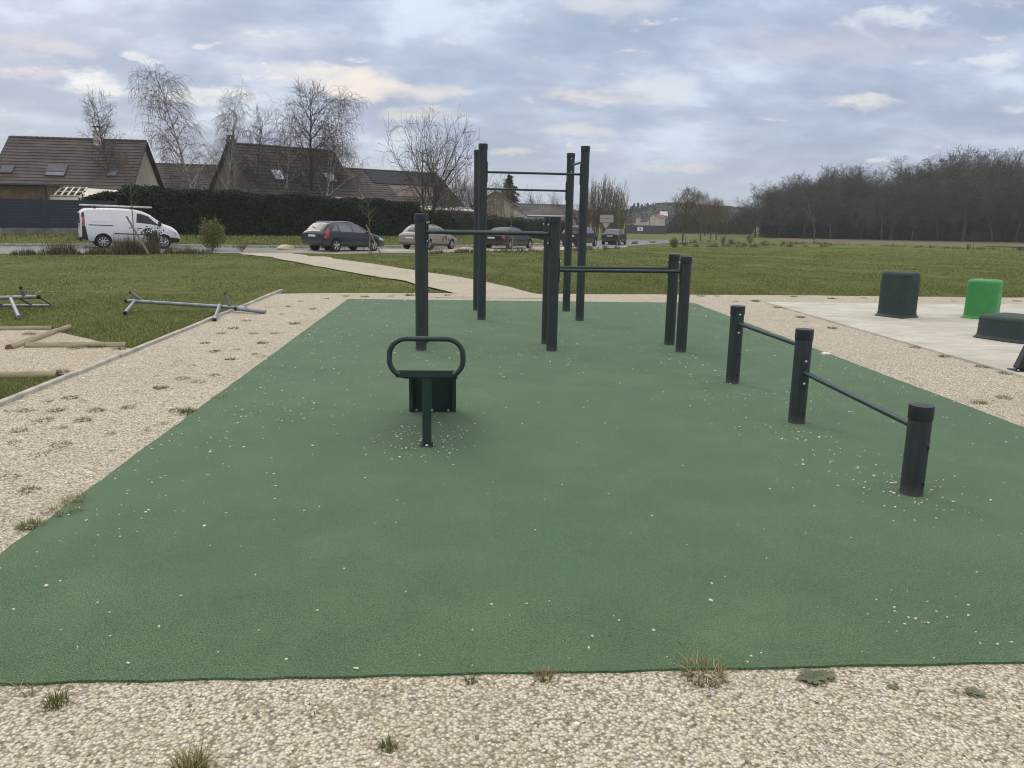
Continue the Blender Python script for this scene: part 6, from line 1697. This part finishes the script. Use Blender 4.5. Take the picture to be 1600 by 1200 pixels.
# long grass fringe where the surface meets the left path
for k, (px, py, rad, m_, lab) in enumerate(((98, 797, .16, 'dry_tuft', 'longer olive grass fringe leaning over the left edge of the surface'), (48, 820, .10, 'tuft', 'dark grass clump at the left edge of the surface, below the olive fringe'), (120, 780, .12, 'dry_tuft', 'upper end of the olive grass fringe on the left edge of the surface'), (295, 642, .10, 'tuft', 'small grass clump half way up the left edge of the surface'))):
    T(px, py, lab, 200, rad, .055, m_, 60 + k, .9)

# lawns : blades, denser towards the camera; each region left as bare turf where paved
def lawn(n, y0, y1, xa, xb, seed, hmin=.025, hmax=.06):
    g2 = np.random.default_rng(seed); u_ = g2.uniform(0, 1, n); y = 1 / (1 / y0 + (1 / y1 - 1 / y0) * u_); x = g2.uniform(0, 1, n)
    x = xa(y) + (xb(y) - xa(y)) * x
    return x, y
segs_l = [(p.x, p.y) for p in lp] + [(e1.x, e1.y)]; segs_r = [(p.x, p.y) for p in rp] + [(e2.x, e2.y)]
pathL = lambda y: np.interp(y, [q[1] for q in segs_l], [q[0] for q in segs_l]); pathR = lambda y: np.interp(y, [q[1] for q in segs_r], [q[0] for q in segs_r])
xs1, ys1 = lawn(190000, 6.6, 41, lambda y: -.62 * y - 2, lambda y: np.where(y < 16.5, -3.93, pathL(y) - .04), 71)
keep = (ys1 < 16.4) | (ys1 > 16.75); bayc = (xs1 > -9.5) & (ys1 > 8.06) & (ys1 < 9.6) | (xs1 < -5.35) & (ys1 >= 9.5) & (ys1 < 11.05)
keep &= ~bayc; xs1, ys1 = xs1[keep], ys1[keep]
xs2, ys2 = lawn(260000, 16.9, 75, lambda y: np.where(y < 41, pathR(np.minimum(y, 41)) + .05, -.05 * y), lambda y: .78 * y + 2, 72)
keep = ys2 > 17.0 + .035 * np.clip(xs2 - 1, 0, 30); xs2, ys2 = xs2[keep], ys2[keep]
x = np.concatenate([xs1, xs2]); y = np.concatenate([ys1, ys2])
tt, s_ = st(x, y); ok = s_ < -.9; x, y = x[ok], y[ok]; z = gz(x, y) - .016
n = len(x); g2 = np.random.default_rng(73)
patchy = .55 + .45 * np.sin(x * 1.7 + np.sin(y * 1.1)) * np.sin(y * .9 + 1.3) + .35 * np.sin(x * 5.1 + y * 3.7) * np.sin(y * 4.3 - x)
H_ = (.014 + .022 * g2.uniform(0, 1, n)) * (1 + .03 * np.clip(y - 10, 0, 30)) * np.clip(patchy + .30, .30, 1.9); w_ = .0030 * (1 + .10 * np.clip(y - 8, 0, 60)); an = g2.uniform(0, 3.14, n); lx, ly = g2.normal(0, .5, n) * H_, g2.normal(0, .5, n) * H_
V_ = np.stack([np.stack([x - np.cos(an) * w_, y - np.sin(an) * w_, z], 1), np.stack([x + np.cos(an) * w_, y + np.sin(an) * w_, z], 1), np.stack([x + lx, y + ly, z + H_], 1)], 1).reshape(-1, 3)
o = np_mesh('lawn_grass', V_, np.arange(n * 3).reshape(-1, 3), M['grass']); tag(o, 'short uneven grass of the lawns', 'grass', kind='stuff')
# rough grass of the far verge under the hedge
tv = g.uniform(-34, 34, 26000); sv = g.uniform(4.9, 11.2, 26000)
kq = np.clip(np.searchsorted(_T, tv) - 1, 0, len(_d) - 1); q = PATH[kq, :2] + _tn[kq] * (tv - _T[kq])[:, None] + np.stack([-_tn[kq, 1], _tn[kq, 0]], 1) * (sv - 1.75)[:, None]
zv = gz(q[:, 0], q[:, 1]) - .016; n = len(zv); Hv = g.uniform(.05, .16, n); wv = .022; an = g.uniform(0, 3.14, n); x, y = q[:, 0], q[:, 1]
V_ = np.stack([np.stack([x - np.cos(an) * wv, y - np.sin(an) * wv, zv], 1), np.stack([x + np.cos(an) * wv, y + np.sin(an) * wv, zv], 1), np.stack([x + g.normal(0, .05, n), y + g.normal(0, .05, n), zv + Hv], 1)], 1).reshape(-1, 3)
o = np_mesh('verge_grass', V_, np.arange(n * 3).reshape(-1, 3), M['grass']); tag(o, 'rough grass of the verge under the hedges', 'grass', kind='stuff')
# daisies / stones glinting in the left lawn
sp = np.array([(g.uniform(40, 220), 452 + g.normal(0, 4)) for _ in range(30)] + [(131, 441), (212, 485)])
pp = np.array([tuple(at(a, b)) for a, b in sp]); o = pebbles('lawn_stones', pp + np.array([0, 0, .02]), g.uniform(.018, .042, len(pp)), M['pale_pebble'], 9)
tag(o, 'white stones lying in the grass behind the left rack', 'stones', kind='stuff')

# crumpled paper by the surface edge
q = gp(1290, 553, 0); g2 = np.random.default_rng(4); import bmesh as _bm
bm = _bm.new(); _bm.ops.create_icosphere(bm, subdivisions=3, radius=.05)
for v in bm.verts: v.co = v.co * (1 + .28 * math.sin(v.co.x * 130) * math.sin(v.co.y * 110 + v.co.z * 90)); v.co.z *= .45; v.co.x *= 1.25
me = bpy.data.meshes.new('crumpled_paper'); bm.to_mesh(me); bm.free(); me.materials.append(M['paper'])
o = bpy.data.objects.new('crumpled_paper', me); COL.objects.link(o); o.location = (q.x, q.y, .022); tag(o, 'crumpled white paper lying in the gravel behind the push-up bars', 'litter')

# ------------------------------------------------------------------ sky, sun, air
w = bpy.data.worlds.new('World'); SC.world = w; w.use_nodes = True
t = NT(w.node_tree); bg = t.n['Background']
SUN_EL, SUN_AZ = R(34), R(-32)          # azimuth measured from +Y towards +X
sky_ = t.add('ShaderNodeTexSky', sky_type='NISHITA'); sky_.sun_disc = False; sky_.sun_elevation = SUN_EL; sky_.sun_rotation = SUN_AZ; sky_.air_density = 1.4; sky_.dust_density = 2.0
dirn = t.add('ShaderNodeTexCoord').outputs['Generated']
sx = t.add('ShaderNodeSeparateXYZ'); t.put(sx.inputs[0], dirn)
el = t.math('MAXIMUM', sx.outputs[2], 0.0)
den = t.math('ADD', el, 0.30)
cx_ = t.add('ShaderNodeCombineXYZ'); t.put(cx_.inputs[0], t.math('DIVIDE', sx.outputs[0], den)); t.put(cx_.inputs[1], t.math('DIVIDE', sx.outputs[1], den))
uv = cx_.outputs[0]
n1 = t.noise(t.scalevec(uv, (1.0, 1.2, 1)), 2.5, 7, 0.56, 0.2)
n2 = t.noise(t.scalevec(uv, (1.0, 1.5, 1)), 7.0, 6, 0.58, 0.2)
add = t.add('ShaderNodeVectorMath', operation='ADD'); t.put(add.inputs[0], uv); add.inputs[1].default_value = (7.3, 2.1, 0)
n3 = t.noise(t.scalevec(add.outputs[0], (1.0, 1.3, 1)), 4.0, 6, 0.56, 0.3)
dens = t.math('ADD', t.math('MULTIPLY', n1, 0.76), t.math('MULTIPLY', n2, 0.24))
# cloud body: slate blue in the thick parts, pale lilac in the thin
cloud = t.ramp(dens, [(0.32, (7.5, 8.2, 9.3)), (0.41, (5.8, 6.7, 8.4)), (0.48, (4.55, 5.4, 7.15)), (0.55, (3.75, 4.55, 6.35)), (0.66, (3.2, 3.95, 5.7))])
thin = t.maprange(t.math('ADD', t.math('MULTIPLY', n3, .6), t.math('MULTIPLY', n2, .4)), 0.52, 0.70, 0.0, 0.55, True)
cloud = t.mix(thin, cloud, (6.6, 6.75, 7.6))
gapm = t.math('MULTIPLY', t.maprange(n3, 0.55, 0.66, 0.0, 1.0, True), t.maprange(n2, 0.52, 0.60, 0.0, 1.0, True))
cloud = t.mix(t.math('MULTIPLY', gapm, 0.45), cloud, (10.6, 10.2, 9.9))
blue = t.mix(t.maprange(n1, .33, .42, .6, 0.0, True), cloud, (6.6, 7.9, 9.6))
# bright breaks where the sun nearly comes through : ragged, warped by the cloud texture itself
wn = t.add('ShaderNodeTexNoise'); t.put(wn.inputs['Vector'], t.scalevec(dirn, (1.0, 1.0, 2.6))); wn.inputs['Scale'].default_value = 9; wn.inputs['Detail'].default_value = 7; wn.inputs['Roughness'].default_value = .68
wc = t.add('ShaderNodeSeparateColor'); t.put(wc.inputs[0], wn.outputs['Color'])
azn = t.math('ADD', t.math('ARCTAN2', sx.outputs[0], sx.outputs[1]), t.math('MULTIPLY', t.math('SUBTRACT', wc.outputs[0], .5), .16))
eln = t.math('ADD', t.math('ARCSINE', sx.outputs[2]), t.math('MULTIPLY', t.math('SUBTRACT', wc.outputs[1], .5), .060))
def spot(px, py, rx, ry, col, prev, amt):
    d0 = ray(px, py).normalized(); az0, el0 = math.atan2(d0.x, d0.y), math.asin(d0.z)
    a = t.math('DIVIDE', t.math('SUBTRACT', azn, az0), rx / F_PX); b = t.math('DIVIDE', t.math('SUBTRACT', eln, el0), ry / F_PX)
    r2 = t.math('ADD', t.math('ADD', t.math('MULTIPLY', a, a), t.math('MULTIPLY', b, b)), t.math('MULTIPLY', t.math('SUBTRACT', n2, .5), 3.0))
    f = t.math('MULTIPLY', t.maprange(r2, 1.9, -.7, 0.0, 1.0, True), amt)
    return t.mix(f, prev, col)
c = blue
for a in ((550, 136, 95, 26, (11.0, 9.6, 8.2), 1.0), (470, 122, 110, 22, (9.4, 9.0, 8.8), .7), (650, 146, 90, 18, (9.0, 8.2, 7.9), .8), (160, 136, 60, 18, (11, 10.7, 10.4), .95), (208, 81, 26, 14, (10.8, 10.7, 10.7), .9), (50, 70, 80, 17, (8.0, 7.2, 7.7), .7), (30, 110, 80, 11, (8.0, 7.2, 7.7), .65),
          (1385, 28, 95, 12, (9.6, 9.8, 10.2), .8), (1535, 104, 48, 13, (9.6, 9.8, 10.2), .75), (1345, 157, 80, 14, (9.8, 9.2, 8.9), .9), (915, 150, 110, 14, (8.9, 8.2, 8.0), .85), (1030, 130, 60, 30, (8.2, 8.1, 8.4), .75), (1065, 261, 80, 9, (9.4, 8.6, 8.0), .8), (820, 238, 50, 10, (9.6, 8.6, 7.8), .8), (910, 206, 80, 12, (8.4, 8.1, 8.1), .7), (660, 182, 90, 12, (8.9, 8.1, 7.8), .75), (310, 152, 90, 12, (9.6, 9.4, 9.2), .8), (430, 60, 110, 18, (7.8, 8.0, 8.6), .7), (960, 10, 110, 22, (8.2, 8.1, 8.4), .7), (1300, 70, 220, 30, (7.0, 6.8, 7.5), .6), (690, 290, 90, 10, (8.6, 7.9, 7.6), .6)):
    c = spot(a[0], a[1], a[2] * .75, a[3] * .8, tuple(q * .96 for q in a[4]), c, a[5] * .95)
# paler, flatter cloud towards the horizon; unseen sky overhead brightened and whitened for its light on the ground
c = t.mix(t.maprange(el, 0.0, 0.10, 0.7, 0.0, True), c, (5.3, 6.15, 7.5))
lift = t.maprange(el, 0.27, 0.70, 0.0, 1.0, True)
hi = t.mix(1.0, c, (3.0, 2.45, 1.82), 'MULTIPLY')
c = t.mix(lift, c, hi)
mixn = t.mix(0.08, c, sky_.outputs[0])
t.put(bg.inputs['Color'], mixn); bg.inputs['Strength'].default_value = 0.105
sd = bpy.data.lights.new('sun', 'SUN'); sd.energy = 0.7; sd.angle = R(28); sd.color = (1.0, .95, .88)
so = bpy.data.objects.new('sun', sd); COL.objects.link(so)
tow = Vector((math.sin(SUN_AZ) * math.cos(SUN_EL), math.cos(SUN_AZ) * math.cos(SUN_EL), math.sin(SUN_EL)))
so.rotation_euler = tow.to_track_quat('Z', 'Y').to_euler(); so.location = (0, 0, 30)

HAZE = 0.00042
if HAZE:
    m = bpy.data.materials.new('haze_air'); m.use_nodes = True; nt = m.node_tree
    nt.nodes.remove(nt.nodes['Principled BSDF']); pv = nt.nodes.new('ShaderNodeVolumePrincipled')
    pv.inputs['Color'].default_value = (.86, .89, .94, 1); pv.inputs['Density'].default_value = HAZE; pv.inputs['Anisotropy'].default_value = 0.2
    nt.links.new(pv.outputs[0], nt.nodes['Material Output'].inputs['Volume'])
    hz = MB().box((0, 500, 26), (2700, 1700, 70)).build('haze', m); tag(hz, kind='stuff'); hz['label'] = 'thin pale air over the whole place'; hz['category'] = 'haze'
SC.cycles.filter_width = 1.1; SC.cycles.volume_bounces = 1; SC.cycles.max_bounces = 6; SC.cycles.transparent_max_bounces = 8
SC.cycles.sample_clamp_indirect = 6
SC.view_settings.view_transform = 'Standard'; SC.view_settings.look = 'None'; SC.view_settings.exposure = 0.0; SC.view_settings.gamma = 1.0; SC.view_settings.use_curve_mapping = False
